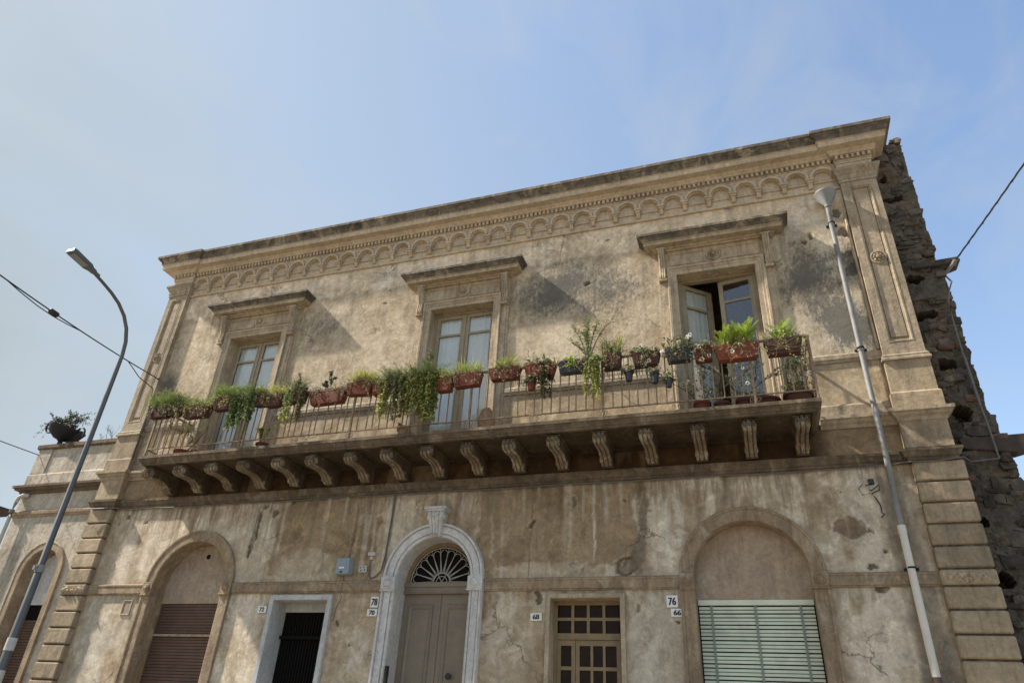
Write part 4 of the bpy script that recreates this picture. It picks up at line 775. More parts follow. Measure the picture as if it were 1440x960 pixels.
for i in range(ns):
    a_ = PI * (i + .5) / ns; u = (math.cos(a_), math.sin(a_)); v = (-u[1], u[0]); hw_ = .585 * PI / ns * .42
    P_ = lambda rr, t: (XC + u[0] * rr + v[0] * t, gy, fcz + u[1] * rr + v[1] * t)
    # petal: two spokes that open out and close in a round head
    loop = [P_(.155, -.008)] + [P_(.155 + (.47 - .155) * k / 5, -.010 - (hw_ - .010) * k / 5) for k in range(1, 6)] + [P_(.47 + hw_ * 1.15 * math.sin(t * PI / 8), -hw_ * math.cos(t * PI / 8)) for t in range(1, 8)] + [P_(.155 + (.47 - .155) * k / 5, .010 + (hw_ - .010) * k / 5) for k in range(5, -1, -1)]
    p.tube(loop, 0.0075, 5)
for i in range(ns + 1):
    a_ = PI * i / ns; p.tube([(XC + q * math.cos(a_), gy, fcz + q * math.sin(a_)) for q in (.40, .47, .53, .585)], 0.006, 5)
for t in range(4): a0_ = PI * t / 3; p.tube([(XC, gy, fcz + .0), (XC + .15 * math.cos(a0_), gy, fcz + .15 * math.sin(a0_))], .007, 5)
p.tube([(XC, gy, fcz + .585), (XC, gy, fcz + .69)], .008, 5)
p.build('fanlight_grille', 'fan_iron', po)
for s in (-1, 1):
    x0_, x1_ = sorted((XC + s * .003, XC + s * .675)); p = MB(); p.box(x0_, x1_, yb + .02, yb + .07, 0.02, 3.789)
    dl = p.build('door_leaf', 'door', po)
    for (za, zb_) in ((0.25, 0.95), (1.1, 3.60)):
        xa, xb = x0_ + .13, x1_ - .13
        p = MB(); p.sweep([(xa, za), (xa, zb_), (xb, zb_), (xb, za)], [(-.05, yb + .0199), (-.045, yb + .008), (-.02, yb - .004), (0.0, yb - .01), (.02, yb + .002), (.025, yb + .0199)], 'xz', closed=True); p.build('door_moulding', 'door', po)
p = MB(); p.box(XC - .02, XC + .028, yb + .004, yb + .0195, .02, 3.785); p.build('meeting_stile', 'door', po)
p = MB(); p.lathe([(.02, 0), (.02, .03), (.045, .05), (.05, .07), (.03, .09), (.001, .095)], 16, M=Matrix.Translation((XC + .30, yb + .02, 2.52)), axis='y'); p.build('door_knob', 'ink', po, smooth=40)
p = MB(); p.box(XC - .645, XC - .58, -.10, -.0755, 2.2, 2.62); p.box(XC - .63, XC - .595, -.112, -.1001, 2.3, 2.6); 
o = p.build('letter_box', 'urn', po)
# door 72
def door_frame(ax, name, mat, wd=.095, deep=.36):
    p = MB(); p.sweep([(ax - .55, 0), (ax - .55, 3.64), (ax + .55, 3.64), (ax + .55, 0)], [(0.0, deep), (0.0, -.06), (.008, -.07), (wd - .008, -.07), (wd, -.06), (wd, .03)], 'xz'); return p.build(name, mat, house)
d72 = door_frame(-7.70, 'door_surround', 'greyframe', .09, .38)
p = MB(); p.box(-8.255, -7.145, .375, .40, 0, 3.645); p.build('door_back', 'black', d72)
p = MB(); p.box(-8.25, -7.15, .33, .37, 3.50, 3.645); p.build('shutter_case', 'greyframe', d72)
p = MB(); p.box(-8.24, -7.16, .30, .34, 3.05, 3.10); p.build('door_rail', 'black', d72)
s_ = MB(); s_.box(-.010, .010, .345, .365, 0.05, 3.49); sm = s_.mesh('strip', 'darkdoor')
for i in range(18): link('strip', sm, d72, (-8.20 + i * .059, 0, 0))
# door 68
d68 = door_frame(-2.58, 'door_surround', 'surround', .07, .30)
x0_, x1_ = -3.13, -2.03; yb = .20; p = MB(); t = .05
p.box(x0_, x1_, yb, yb + t, 3.58, 3.645); p.box(x0_, x0_ + .055, yb, yb + t, 0, 3.58); p.box(x1_ - .055, x1_, yb, yb + t, 0, 3.58)
p.box(x0_ + .055, x1_ - .055, yb - .012, yb + t, 3.075, 3.165); p.box(x0_ + .055, x1_ - .055, yb, yb + t, 3.35, 3.395)
for i in (1, 2, 3): xx = x0_ + .055 + (x1_ - x0_ - .11) * i / 4; p.box(xx - .022, xx + .022, yb, yb + t - .001, 3.165, 3.35); p.box(xx - .022, xx + .022, yb, yb + t - .001, 3.395, 3.58)
p.build('door_wood_frame', 'wood68', d68)
xs4 = [x0_ + .055 + (x1_ - x0_ - .11) * i / 4 for i in range(5)]
for i in range(4):
    for (za, zb_) in ((3.395, 3.58), (3.165, 3.35)): g = MB(); g.box(xs4[i] + .02, xs4[i + 1] - .02, yb + .025, yb + .033, za, zb_); g.build('pane', 'brownglass', d68)
for (a_, b_, cols) in ((x0_ + .058, x0_ + .345, 1), (x0_ + .352, x1_ - .058, 3)):
    p = MB(); st = .06; zrow = [3.06, 2.99, 2.69, 2.64, 2.34, 2.29, 1.99, 1.94, 1.64, 1.55]
    p.box(a_, a_ + st, yb + .004, yb + .046, .02, 3.07); p.box(b_ - st, b_, yb + .004, yb + .046, .02, 3.07); p.box(a_ + st, b_ - st, yb + .004, yb + .046, 2.99, 3.07)
    rows = [(2.70, 2.99), (2.36, 2.65), (2.02, 2.31), (1.68, 1.97)]
    for (za, zb_) in rows: p.box(a_ + st, b_ - st, yb + .005, yb + .045, za - .05, za)
    p.box(a_ + st, b_ - st, yb + .005, yb + .045, .02, 1.63)
    xx = [a_ + st + (b_ - a_ - 2 * st) * i / cols for i in range(cols + 1)]
    for i in range(1, cols): p.box(xx[i] - .02, xx[i] + .02, yb + .006, yb + .044, 1.68, 2.99)
    p.build('door_leaf', 'wood68', d68)
    for (za, zb_) in rows:
        for i in range(cols): g = MB(); g.box(xx[i] + (.018 if i else 0), xx[i + 1] - (.018 if i < cols - 1 else 0), yb + .022, yb + .03, za, zb_); g.build('pane', 'brownglass', d68)

# ------------------------------------------------------------------ house numbers
def number(txt, x, z, w, h, label, narrow=1.0, bold=0.0, rot=0.0):
    w *= .92; h *= .92
    e = thing('house_number', (x, -0.012, z), label, 'sign', None); e.rotation_euler = (0, rot, 0)
    p = MB(); p.box(x - w / 2, x + w / 2, -.024, -.004, z - h / 2, z + h / 2); p.build('plate', 'plate', e, bevel=0.003)
    cu = bpy.data.curves.new('num', 'FONT'); cu.body = txt; cu.size = 1.0; cu.align_x = 'CENTER'; cu.align_y = 'CENTER'; cu.extrude = 0.0; cu.offset = 0.016; cu.resolution_u = 4
    t = bpy.data.objects.new('num', cu); COL.objects.link(t); dg = bpy.context.evaluated_depsgraph_get(); dg.update()
    me = bpy.data.meshes.new_from_object(t.evaluated_get(dg)); bpy.data.objects.remove(t)
    co = np.array([v.co[:] for v in me.vertices]); mn, mxx = co.min(0), co.max(0); cen = (mn + mxx) / 2; hh = mxx[1] - mn[1]; s = h * .64 / hh
    for v in me.vertices: v.co = ((v.co.x - cen[0]) * s * narrow, -.0135, (v.co.y - cen[1]) * s)
    vv = [tuple(v.co) for v in me.vertices]; ff = [tuple(q.vertices) for q in me.polygons]; me = bpy.data.meshes.new('numeral'); n_ = len(vv); V_ = []; F_ = []
    for q, dx in enumerate((-.0045, 0, .0045)): V_ += [(a + dx, b_ - .0004 * q, c_) for a, b_, c_ in vv]; F_ += [tuple(i + q * n_ for i in f) for f in ff]
    me.from_pydata(V_, [], F_); me.materials.append(MT['ink']); me.update(); o = link('numeral', me, e, (x, -0.012, z)); 
    return e
number('72', -8.49, 3.49, .20, .125, 'white number plate reading 72 beside the grey framed dark doorway', 1.05, .012, -.02)
number('78', -6.24, 3.605, .165, .19, 'white number plate reading 78 above the plate reading 70', .78, .01)
number('70', -6.26, 3.435, .21, .125, 'white number plate reading 70 left of the white arched portal', 1.08, .012)
number('68', -3.36, 3.37, .20, .125, 'white number plate reading 68 beside the glazed wooden door', 1.08, .012, -.03)
number('76', -1.255, 3.59, .18, .185, 'white square number plate reading 76 above the plate reading 66', .78, .01)
number('66', -1.19, 3.43, .20, .125, 'white number plate reading 66 beside the arch with green shutter', 1.08, .012, .02)

# ------------------------------------------------------------------ small wall fittings
e = thing('meter_box', (-6.92, 0, 4.03), 'grey blue plastic wall box with sloping sides above the dark doorway', 'box')
p = MB(); x, z0, z1 = -6.92, 4.05, 4.34
p.add([(x - .15, 0, z0), (x + .15, 0, z0), (x + .15, 0, z1), (x - .15, 0, z1), (x - .13, -.14, z0 + .01), (x + .13, -.14, z0 + .01), (x + .12, -.14, z1 - .01), (x - .12, -.14, z1 - .01)], [(4, 5, 6, 7), (0, 1, 5, 4), (1, 2, 6, 5), (2, 3, 7, 6), (3, 0, 4, 7), (0, 3, 2, 1)]); p.build('case', 'boxblue', e, bevel=0.012)
p = MB(); p.prism([(x - .09, z0 + .09), (x + .09, z0 + .09), (x + .075, z1 - .03), (x - .075, z1 - .03)], -.148, -.141, 'y'); p.build('cover', 'boxblue', e, bevel=0.003)
p = MB(); p.box(x - .05, x + .05, -.152, -.149, z0 + .095, z0 + .125); p.build('sticker', 'plate', e)
p = MB(); p.lathe([(.018, 0), (.018, .02), (.001, .022)], 10, M=Matrix.Translation((x, -.141, z0 + .04)), axis='y'); p.build('lock', 'ink', e)
e = thing('wall_socket', (-6.57, 0, 4.10), 'small flat grey patch box with dark holes right of the blue grey wall box', 'box')
p = MB(); p.box(-6.65, -6.49, -.022, .01, 4.10, 4.22); p.build('case', 'boxgrey', e, bevel=.004)
p = MB()
for (a_, b_) in ((-6.62, 4.18), (-6.55, 4.19), (-6.6, 4.13), (-6.53, 4.14)): p.box(a_ - .012, a_ + .012, -.0235, -.0222, b_ - .012, b_ + .012)
p.build('hole', 'ink', e)
e = thing('doorbell_light', (-6.40, 0, 4.20), 'little beige junction box with a cable hanging from it beside the portal arch', 'box')
p = MB(); p.box(-6.47, -6.33, -.09, .01, 4.37, 4.43); p.box(-6.44, -6.38, -.06, .01, 4.31, 4.3695); p.build('case', 'boxgrey', e, bevel=.004)
p = MB(); p.tube([(-6.43, -.03, 4.31), (-6.435, -.03, 4.2), (-6.43, -.02, 4.05), (-6.39, -.02, 4.0), (-6.3, -.02, 4.02), (-6.2, -.02, 4.12), (-6.16, -.02, 4.4), (-6.14, -.02, 5.0), (-6.12, -.02, 5.48)], .012, 6); p.build('cable', 'cable_grey', e)
p = MB(); p.tube([(-6.93, -.02, 4.06), (-6.92, -.015, 3.98), (-6.90, -.06, 3.9), (-6.91, -.075, 3.78), (-6.9, -.02, 3.68), (-6.98, -.02, 3.5), (-7.0, -.012, 3.3)], .006, 5); p.tube([(-6.92, -.015, 3.98), (-6.78, -.065, 3.9), (-6.66, -.065, 3.8), (-6.66, -.02, 3.7)], .004, 5)
tag(p.build('loose_wire', 'cable_grey'), 'thin pale wires dangling below the grey blue wall box', 'wire')
p = MB(); rr = random.Random(8)
pts = [(1.70, 5.28), (1.78, 5.22), (1.66, 5.2), (1.72, 5.12), (1.84, 5.2), (1.83, 5.12), (1.72, 5.08), (1.76, 5.0), (1.8, 4.9), (1.8, 4.78), (1.83, 4.77), (1.78, 4.72)]
p.tube([(a_, -.02 + rr.uniform(-.015, .01), b_) for a_, b_ in pts], .009, 6); p.tube([(1.62, -.02, 5.22), (1.56, -.02, 5.16), (1.6, -.02, 5.06), (1.7, -.03, 5.08)], .006, 5); p.box(1.71, 1.78, -.05, .01, 5.22, 5.29)
tag(p.build('tangled_wire', 'cable'), 'tangle of black wire ends sticking out of the plaster beside the drainpipe', 'wire')
p = MB(); p.sweep([(-11.72, 3.40), (-11.72, 3.66), (-11.52, 3.66), (-11.52, 3.40)], [(-.02, .01), (-.02, -.012), (0.0, -.02), (.015, -.012), (.015, .01)], 'xz', closed=True); p.box(-11.70, -11.54, -.006, .01, 3.42, 3.64)
tag(p.build('wall_hatch', 'tymp'), 'small square plaster hatch in the wall beside the arch with brown shutter', 'hatch')
# thin cable clipped along the string course
p = MB(); p.tube([(-13.4, -.25, 5.47), (-12.6, -.135, 5.49)] + [(-12.4 + i * .75, -.05 - .006 * math.sin(i), 5.47 + .01 * math.sin(i * 2.1)) for i in range(19)] + [(1.6, -.05, 5.47), (2.1, -.06, 5.49), (2.25, -.15, 5.48), (2.6, -.165, 5.47), (2.98, -.165, 5.50), (3.1, .02, 5.49), (3.47, .04, 5.52)], .011, 6)
tag(p.build('wall_cable', 'cable_grey'), 'grey cable running along the wall under the string course below the balcony', 'cable')

# ------------------------------------------------------------------ drainpipe
e = thing('drainpipe', (2.0, -.1, 2.3), 'long grey drainpipe with funnel head and white lower length beside the right pilaster', 'drainpipe')
p = MB(); p.lathe([(.05, 10.36), (.056, 10.42), (.165, 10.58), (.178, 10.64), (.186, 10.65), (.186, 10.685), (.172, 10.69), (.165, 10.66), (.04, 10.52)], 24, M=Matrix.Translation((1.99, -.20, 0))); p.build('funnel', 'pvc_grey', e, smooth=40)
p = MB(); p.tube([(1.99, -.20, 10.45), (1.99, -.18, 10.3), (1.995, -.12, 10.05), (2.0, -.10, 9.6), (2.0, -.10, 7.5)], .043, 14); p.build('upper_pipe', 'pvc_grey', e, smooth=40)
p = MB(); p.tube([(2.0, -.10, 7.5), (2.0, -.10, 6.7), (1.995, -.14, 6.45), (1.99, -.185, 6.3), (1.99, -.19, 5.6), (1.99, -.17, 5.4), (1.99, -.12, 5.1), (1.99, -.11, 4.5)], .041, 14); p.tube([(2.0, -.10, 7.52), (2.0, -.10, 7.4)], .050, 14); p.build('middle_pipe', 'pvc_grey', e, smooth=40)
p = MB(); p.tube([(1.99, -.11, 4.56), (1.99, -.11, 2.62)], .051, 16); p.tube([(1.99, -.11, 4.57), (1.99, -.11, 4.46)], .056, 16); p.build('white_pipe', 'pvc_white', e, smooth=40)
p = MB(); p.tube([(1.99, -.11, 2.64), (1.99, -.11, .05)], .056, 16); p.build('foot_pipe', 'pipe_brown', e, smooth=40)
for z in (10.05, 7.45, 3.99): p = MB(); p.tube([(2.0, -.11, z - .012), (2.0, -.11, z + .012)], .060, 16); p.box(1.92, 2.10, -.05, .02, z - .012, z + .012); p.build('clamp', 'urn', e)
e = thing('wall_duct', (2.26, -.02, 7.45), 'thin pale duct running up the wall against the right pilaster', 'duct')
p = MB(); p.box(2.245, 2.285, -.06, .02, 7.44, 10.30); p.build('duct', 'surround', e, bevel=.01)

# ------------------------------------------------------------------ plants
class LB:
    """collects small leaf faces with a colour each"""
    def __init__(s, seed): s.v = []; s.f = []; s.c = []; s.r = random.Random(seed)
    def tint(s, c, k=0.3):
        m = (1 + s.r.uniform(-k, k)) * (1.3 if c[1] < 0.6 else 1.0); return (c[0] * m * (1 + s.r.uniform(-.12, .12)), c[1] * m, c[2] * m)
    def leaf(s, p, d, l, w, c, fold=0.25, nrm=None):
        d = Vector(d).normalized(); n = nrm or Vector((s.r.uniform(-1, 1), s.r.uniform(-1, 1), s.r.uniform(-.2, 1)))
        a = d.cross(n); a = a.normalized() if a.length > 1e-4 else Vector((1, 0, 0)); up = a.cross(d)
        p = Vector(p); mid = p + d * l * .5; b = len(s.v)
        s.v += [p, mid + a * w * .5 + up * w * fold, p + d * l, mid - a * w * .5 + up * w * fold]; s.f += [(b, b + 1, b + 2), (b, b + 2, b + 3)]; s.c += [c] * 4
    def blade(s, pts, w, c):
        pts = [Vector(q) for q in pts]; n = len(pts); b = len(s.v); side = (pts[-1] - pts[0]).cross(Vector((0, 0, 1)))
        side = side.normalized() if side.length > 1e-4 else Vector((1, 0, 0))
        for i, q in enumerate(pts):
            k = w * .5 * (1 - (i / (n - 1)) ** 2 * .9); s.v += [q - side * k, q + side * k]; s.c += [c, c]
        s.f += [(b + 2 * i, b + 2 * i + 1, b + 2 * i + 3, b + 2 * i + 2) for i in range(n - 1)]
    def stem(s, pts, r0, r1, c):
        mb = MB(); k = len(pts); mb.tube(pts, [r0 + (r1 - r0) * i / max(1, k - 1) for i in range(k)], 5); b = len(s.v)
        s.v += [Vector(q) for q in mb.v]; s.f += [tuple(i + b for i in f) for f in mb.f]; s.c += [c] * len(mb.v)
    def build(s, name, parent, loc, rot=None):
        me = bpy.data.meshes.new(name); me.from_pydata([tuple(q) for q in s.v], [], s.f)
        ca = me.color_attributes.new('Col', 'FLOAT_COLOR', 'POINT'); ca.data.foreach_set('color', np.array([(*c, 1) for c in s.c], np.float32).ravel())
        me.materials.append(MT['leaf']); me.update(); return link(name, me, parent, loc, rot)
def arc(r, p, az, l, rise, droop, n=6):
    """arching stem: leaves p at azimuth az, rises then droops"""
    out = [];  d = (math.cos(az), math.sin(az))
    for i in range(n + 1):
        t = i / n; out.append((p[0] + d[0] * l * t * (.5 + .5 * t), p[1] + d[1] * l * t * (.5 + .5 * t), p[2] + rise * t * 1.6 - (rise * .6 + droop) * t * t))
    return out
G_FERN = (0.19, 0.24, 0.065); G_YEL = (0.36, 0.35, 0.10); G_DK = (0.085, 0.12, 0.045); G_BRI = (0.17, 0.215, 0.035); G_TR = (0.19, 0.23, 0.10); G_TRY = (0.38, 0.36, 0.15); DRY = (0.24, 0.175, 0.105); WHT = (0.82, 0.82, 0.78)
LK = 1.6
def fluffy(b, w, h, n, col, droop=.12):
    r = b.r
    for i in range(n):
        p = (r.uniform(-w / 2, w / 2), r.uniform(-.07, .07), -.02); az = r.uniform(0, 2 * PI); pts = arc(r, p, az, r.uniform(.08, .3), h * r.uniform(.45, 1.0), r.uniform(0, droop), 7)
        b.stem(pts, .0025, .001, b.tint(DRY if r.random() < .2 else col))
        for k in range(1, len(pts)):
            q0, q1 = Vector(pts[k - 1]), Vector(pts[k])
            for j in range(5):
                q = q0.lerp(q1, r.random()); d = (q1 - q0).normalized() * .5 + Vector((r.uniform(-1, 1), r.uniform(-1, 1), r.uniform(-.7, .9)))
                b.leaf(q, d, r.uniform(.03, .06), .006, b.tint(col, .45))
def trailing(b, x0, x1, ln, n, col, col2, y=-.02, fat=1.0):
    r = b.r
    for i in range(n):
        x = r.uniform(x0, x1); yy = y + r.uniform(-.06, .04); L_ = ln * r.uniform(.45, 1.0); p = Vector((x, yy + .05, .04)); k = int(L_ / .024); dx = r.uniform(-.06, .06)
        for j in range(k):
            t = j / k; q = Vector((x + dx * t + .012 * math.sin(j * .5 + i), yy - .05 * min(1, t * 6), .05 - L_ * t if t > .05 else .05))
            for m_ in range(4):
                a_ = r.uniform(0, 2 * PI); d = Vector((math.cos(a_), math.sin(a_) - .25, r.uniform(-1.3, -.2)))
                b.leaf(q, d, r.uniform(.045, .075) * fat, r.uniform(.020, .034) * fat, b.tint(col2 if r.random() < t * .9 - .1 else col, .35), .5)
def spider(b, w, h, n, col):
    r = b.r
    for i in range(n):
        p = (r.uniform(-w / 2, w / 2), r.uniform(-.05, .05), -.02); pts = arc(r, p, r.uniform(0, 2 * PI), r.uniform(.10, .28), h * r.uniform(.5, 1.1), r.uniform(.0, .16), 6); b.blade(pts, r.uniform(.010, .018), b.tint(col if r.random() < .75 else G_YEL, .35))
def boston(b, w, h, n, col):
    r = b.r
    for i in range(n):
        p = (r.uniform(-w / 2, w / 2), r.uniform(-.05, .05), -.02); pts = arc(r, p, r.uniform(0, 2 * PI), r.uniform(.06, .28), h * r.uniform(.65, 1.15), r.uniform(-.08, .06), 9); cc = b.tint(col, .25)
        for k in range(1, len(pts)):
            q0, q1 = Vector(pts[k - 1]), Vector(pts[k]); d = (q1 - q0).normalized(); sd2 = d.cross(Vector((0, 0, 1))); sd2 = sd2.normalized() if sd2.length > .01 else Vector((1, 0, 0))
            for j in range(3):
                q = q0.lerp(q1, j / 3); l = .055 * (1 - .75 * (k / len(pts)) ** 2)
                for s_ in (-1, 1): b.leaf(q, sd2 * s_ + d * .45, l, .017, b.tint(cc, .15), .1, d.cross(sd2))
def geranium(b, w, h, n, col, flowers, hang=0.0):
    r = b.r
    for i in range(n):
        a_ = r.uniform(0, 2 * PI); rad = math.sqrt(r.random()); q = Vector((math.cos(a_) * rad * w / 2, -.02 + math.sin(a_) * rad * .14, r.uniform(-hang, h) * (1 - .4 * rad)))
        if r.random() < .3: b.stem([(q.x * .6, 0, -.03), (q.x * .8, q.y * .7, q.z * .6), tuple(q)], .003, .002, b.tint(DRY))
        for m_ in range(3): b.leaf(q + Vector((r.uniform(-.02, .02), r.uniform(-.02, .02), r.uniform(-.02, .02))), (r.uniform(-1, 1), r.uniform(-1, .3), r.uniform(-.5, .6)), r.uniform(.035, .06), r.uniform(.03, .05), b.tint(col if r.random() > .15 else DRY, .4), .2)
    for i in range(flowers):
        c_ = Vector((r.uniform(-w / 2, w / 2), r.uniform(-.14, -.03), r.uniform(-hang * .9, h * 1.1)))
        b.stem([(c_.x * .8, 0, max(-.05, c_.z - .08)), tuple(c_)], .002, .002, b.tint(col))
        for m_ in range(22):
            d = Vector((r.uniform(-1, 1), r.uniform(-1, 1), r.uniform(-1, 1))).normalized(); b.leaf(c_ + d * .018, d, .022, .022, b.tint(WHT, .08), .3)
def upright(b, n, h, spread, col):
    r = b.r
    for i in range(n):
        x = r.uniform(-.06, .06); lean = r.uniform(-spread, spread); hh = h * r.uniform(.45, 1.0) if i else h; lean = lean if i else spread * .1
        pts = [(x + lean * t * t, r.uniform(-.02, .02), hh * t) for t in [k / 8 for k in range(9)]]; b.stem(pts, .014, .007, b.tint((.13, .145, .065)))
        for k in range(9):
            q = Vector(pts[k])
            dens = 4 if k < 5 else 14
            for j in range(dens):
                a_ = r.uniform(0, 2 * PI); b.leaf(q + Vector((0, 0, r.uniform(0, hh / 9))), (math.cos(a_), math.sin(a_), r.uniform(-.1, .9)), r.uniform(.06, .10), .015, b.tint(col, .35), .15)
def twigs(b, n, h, w, col=DRY, leaves=0, lc=G_DK, th=.006):
    r = b.r
    def grow(p, d, l, th_, lv):
        pts = [tuple(p)]; q = Vector(p); dd = Vector(d)
        for k in range(5):
            dd = (dd + Vector((r.uniform(-.28, .28), r.uniform(-.2, .2), r.uniform(-.12, .2)))).normalized(); q = q + dd * l / 5; pts.append(tuple(q))
            for j in range(leaves if lv else 0): b.leaf(q, (r.uniform(-1, 1), r.uniform(-1, 1), r.uniform(-.5, 1)), r.uniform(.03, .055), .022, b.tint(lc, .4))
        b.stem(pts, th_, th_ * .6, b.tint(col, .3))
        if lv < 3:
            for m_ in range(2): s_ = pts[r.randint(2, 5)]; grow(s_, (dd + Vector((r.uniform(-.9, .9), r.uniform(-.5, .5), r.uniform(-.1, .5)))).normalized(), l * .6, th_ * .6, lv + 1)
    for i in range(n): grow((r.uniform(-w / 2, w / 2), r.uniform(-.04, .04), 0), (r.uniform(-.5, .5), r.uniform(-.15, .15), 1), h * r.uniform(.4, .65), th, 0)

def spill(b, w, h):
    r = b.r; base = r.choice((G_FERN, G_TR, G_DK, DRY, G_YEL))
    for i in range(int(5 + w * 16)):
        x = r.uniform(-w * .55, w * .55); L_ = r.uniform(.04, h * 1.3); pts = [(x, -.06, .01), (x + r.uniform(-.04, .04), -.10, .03), (x + r.uniform(-.07, .07), -.115, -L_ * .5), (x + r.uniform(-.10, .10), -.11 + r.uniform(-.02, .02), -L_)]
        b.stem(pts, .0025, .0015, b.tint(DRY, .4))
        for q in pts[1:]:
            for j in range(3): b.leaf(Vector(q) + Vector((r.uniform(-.02, .02), r.uniform(-.02, .01), r.uniform(-.03, .03))), (r.uniform(-1, 1), r.uniform(-1, .2), r.uniform(-1, .5)), r.uniform(.025, .05), r.uniform(.012, .026), b.tint(base if r.random() < .7 else DRY, .45))
    for i in range(int(4 + w * 10)):
        pts = arc(r, (r.uniform(-w / 2, w / 2), r.uniform(-.06, .06), 0), r.uniform(0, 2 * PI), r.uniform(.05, .22), r.uniform(.06, .24), r.uniform(0, .1), 4); b.stem(pts, .002, .001, b.tint(DRY, .4))
        for q in pts[1:]: b.leaf(q, (r.uniform(-1, 1), r.uniform(-1, 1), r.uniform(-.3, 1)), r.uniform(.03, .06), .014, b.tint(base, .5))
def trough(parent, name, loc, w, h, d, mat, rot=None, rib=True):
    """window box: tapered, rimmed, hollow with soil; rim at z=0"""
    p = MB(); k = .82; rim = .016
    o = [(-w / 2, -d / 2), (w / 2, -d / 2), (w / 2, d / 2), (-w / 2, d / 2)]
    rings = [[(x * k, y * k, -h) for x, y in o], [(x * .97, y * .97, -.035) for x, y in o], [(x, y, -.035) for x, y in o], [(x, y, 0) for x, y in o], [(x - math.copysign(rim, x), y - math.copysign(rim, y), 0) for x, y in o], [(x - math.copysign(rim, x), y - math.copysign(rim, y), -.03) for x, y in o]]
    vs = [q for r_ in rings for q in r_]; fs = [(3, 2, 1, 0)] + [(4 * i + j, 4 * i + (j + 1) % 4, 4 * i + 4 + (j + 1) % 4, 4 * i + 4 + j) for i in range(5) for j in range(4)]
    p.add(vs, fs)
    if rib:
        for s in (-1, 1): p.box(-w * .3 * (1 if s < 0 else -1) - .012, -w * .3 * (1 if s < 0 else -1) + .012, -d / 2 * .97 - .004, -d / 2 * .80, -h * .85, -.04)
    o_ = p.build(name, mat, parent, loc, recalc=True); 
    if rot: o_.rotation_euler = rot
    q = MB(); q.add([(x * .93, y * .93, -.028) for x, y in o], [(0, 1, 2, 3)]); s_ = q.build('soil', 'soil', parent, loc)
    if rot: s_.rotation_euler = rot
    return o_
def pot(parent, name, loc, r, h, mat):
    p = MB(); p.lathe([(r * .68, 0), (r * .95, h * .8), (r * 1.08, h * .8), (r * 1.08, h), (r * .95, h), (r * .92, h * .9), (.001, h * .88)], 20); return p.build(name, mat, parent, loc, smooth=35)

PY = -1.02
def planter(x, zt, w, h, mat, label, fill, seed, rot=None, y=PY, d=.17, name='flower_box', extra=None):
    e = thing(name, (x, y, zt - h), label, 'planter', 'flower boxes along the balcony rail')
    trough(e, 'trough', (x, y, zt), w, h, d, mat, rot)
    b = LB(seed); fill(b); spill(b, w, h); b.build('foliage', e, (x, y, zt), rot)
    # wire hooks over the handrail
    for s in (-.3, .3): p = MB(); p.tube([(x + s * w, y + .09, 7.02), (x + s * w, y + .105, 7.25), (x + s * w, RY + .035, 7.325), (x + s * w, RY - .03, 7.325), (x + s * w, y - .02, 7.2 - .0)], .004, 5); p.build('hook', 'urn', e)
    return e
F = lambda *fs: (lambda b: [f(b) for f in fs])
planter(-11.27, 7.25, .50, .22, 'brownpot', 'dusty brown flower box with feathery fern at the balcony corner by the left pilaster', F(lambda b: fluffy(b, .6, 0.41, 161, G_FERN, .1)), 1)
planter(-10.31, 7.17, .64, .22, 'brownpot', 'long brown flower box with thin wispy fern below the left window surround', F(lambda b: fluffy(b, .62, 0.28, 76, G_FERN, .1), lambda b: twigs(b, 2, .2, .5)), 2)
planter(-10.85, 7.24, .36, .20, 'brownpot', 'small brown flower box of feathery fern next to the balcony corner box', F(lambda b: fluffy(b, .4, 0.39, 102, (0.12, 0.145, 0.045), .1)), 24)
planter(-9.68, 7.29, .45, .24, 'brownpot', 'brown flower box of bushy fern in front of the left window', F(lambda b: fluffy(b, .6, 0.37, 161, G_FERN, .15)), 3)
planter(-9.10, 7.28, .50, .20, 'brownpot', 'flower box of dark green succulents trailing far down in front of the left window', F(lambda b: trailing(b, -.28, .22, .78, 26, (0.075, 0.105, 0.035), G_TR), lambda b: fluffy(b, .5, 0.32, 93, (0.12, 0.17, 0.04), .15)), 4)
planter(-8.78, 7.27, .22, .22, 'brownpot', 'small dark brown flower pot box beside trailing succulents, with stubby green plant', F(lambda b: geranium(b, .26, .16, 45, (0.12, 0.115, 0.045), 0)), 5, name='flower_box')
planter(-8.47, 7.24, .38, .23, 'brownpot', 'brown flower box with yellowish grass tufts right of the left window', F(lambda b: fluffy(b, .36, 0.25, 85, G_YEL, .1), lambda b: spider(b, .3, 0.23, 42, G_YEL)), 6)
planter(-7.98, 7.26, .40, .22, 'brownpot', 'brown flower box with two yellowing succulent strands hanging through the rail', F(lambda b: trailing(b, -.20, -.04, .80, 9, G_TR, G_TRY), lambda b: trailing(b, .14, .24, .72, 6, (0.08, 0.085, 0.035), DRY), lambda b: fluffy(b, .4, 0.30, 51, G_DK, .05), lambda b: twigs(b, 2, .3, .3, leaves=1)), 7)
planter(-7.28, 7.22, .80, .27, 'terra', 'long bare red flower box with one branching succulent at its end', F(lambda b: [setattr(b, 'o', 0), twigs(b, 2, .34, .1, (.15, .11, .07), 3, (0.075, 0.09, 0.05))]), 8, rot=(0, -.03, 0))
planter(-6.60, 7.30, .56, .24, 'terra', 'tilted reddish brown flower box topped with yellow green grass tufts', F(lambda b: fluffy(b, .34, 0.31, 119, G_YEL, .08), lambda b: spider(b, .3, 0.25, 62, (0.27, 0.24, 0.06)), lambda b: geranium(b, .2, .1, 20, DRY, 0)), 9, rot=(0, .07, 0))
planter(-6.22, 7.22, .20, .20, 'clayred', 'small red flower box half hidden beside the big curtain of trailing succulents', F(lambda b: fluffy(b, .2, 0.23, 37, G_FERN, .1)), 10)
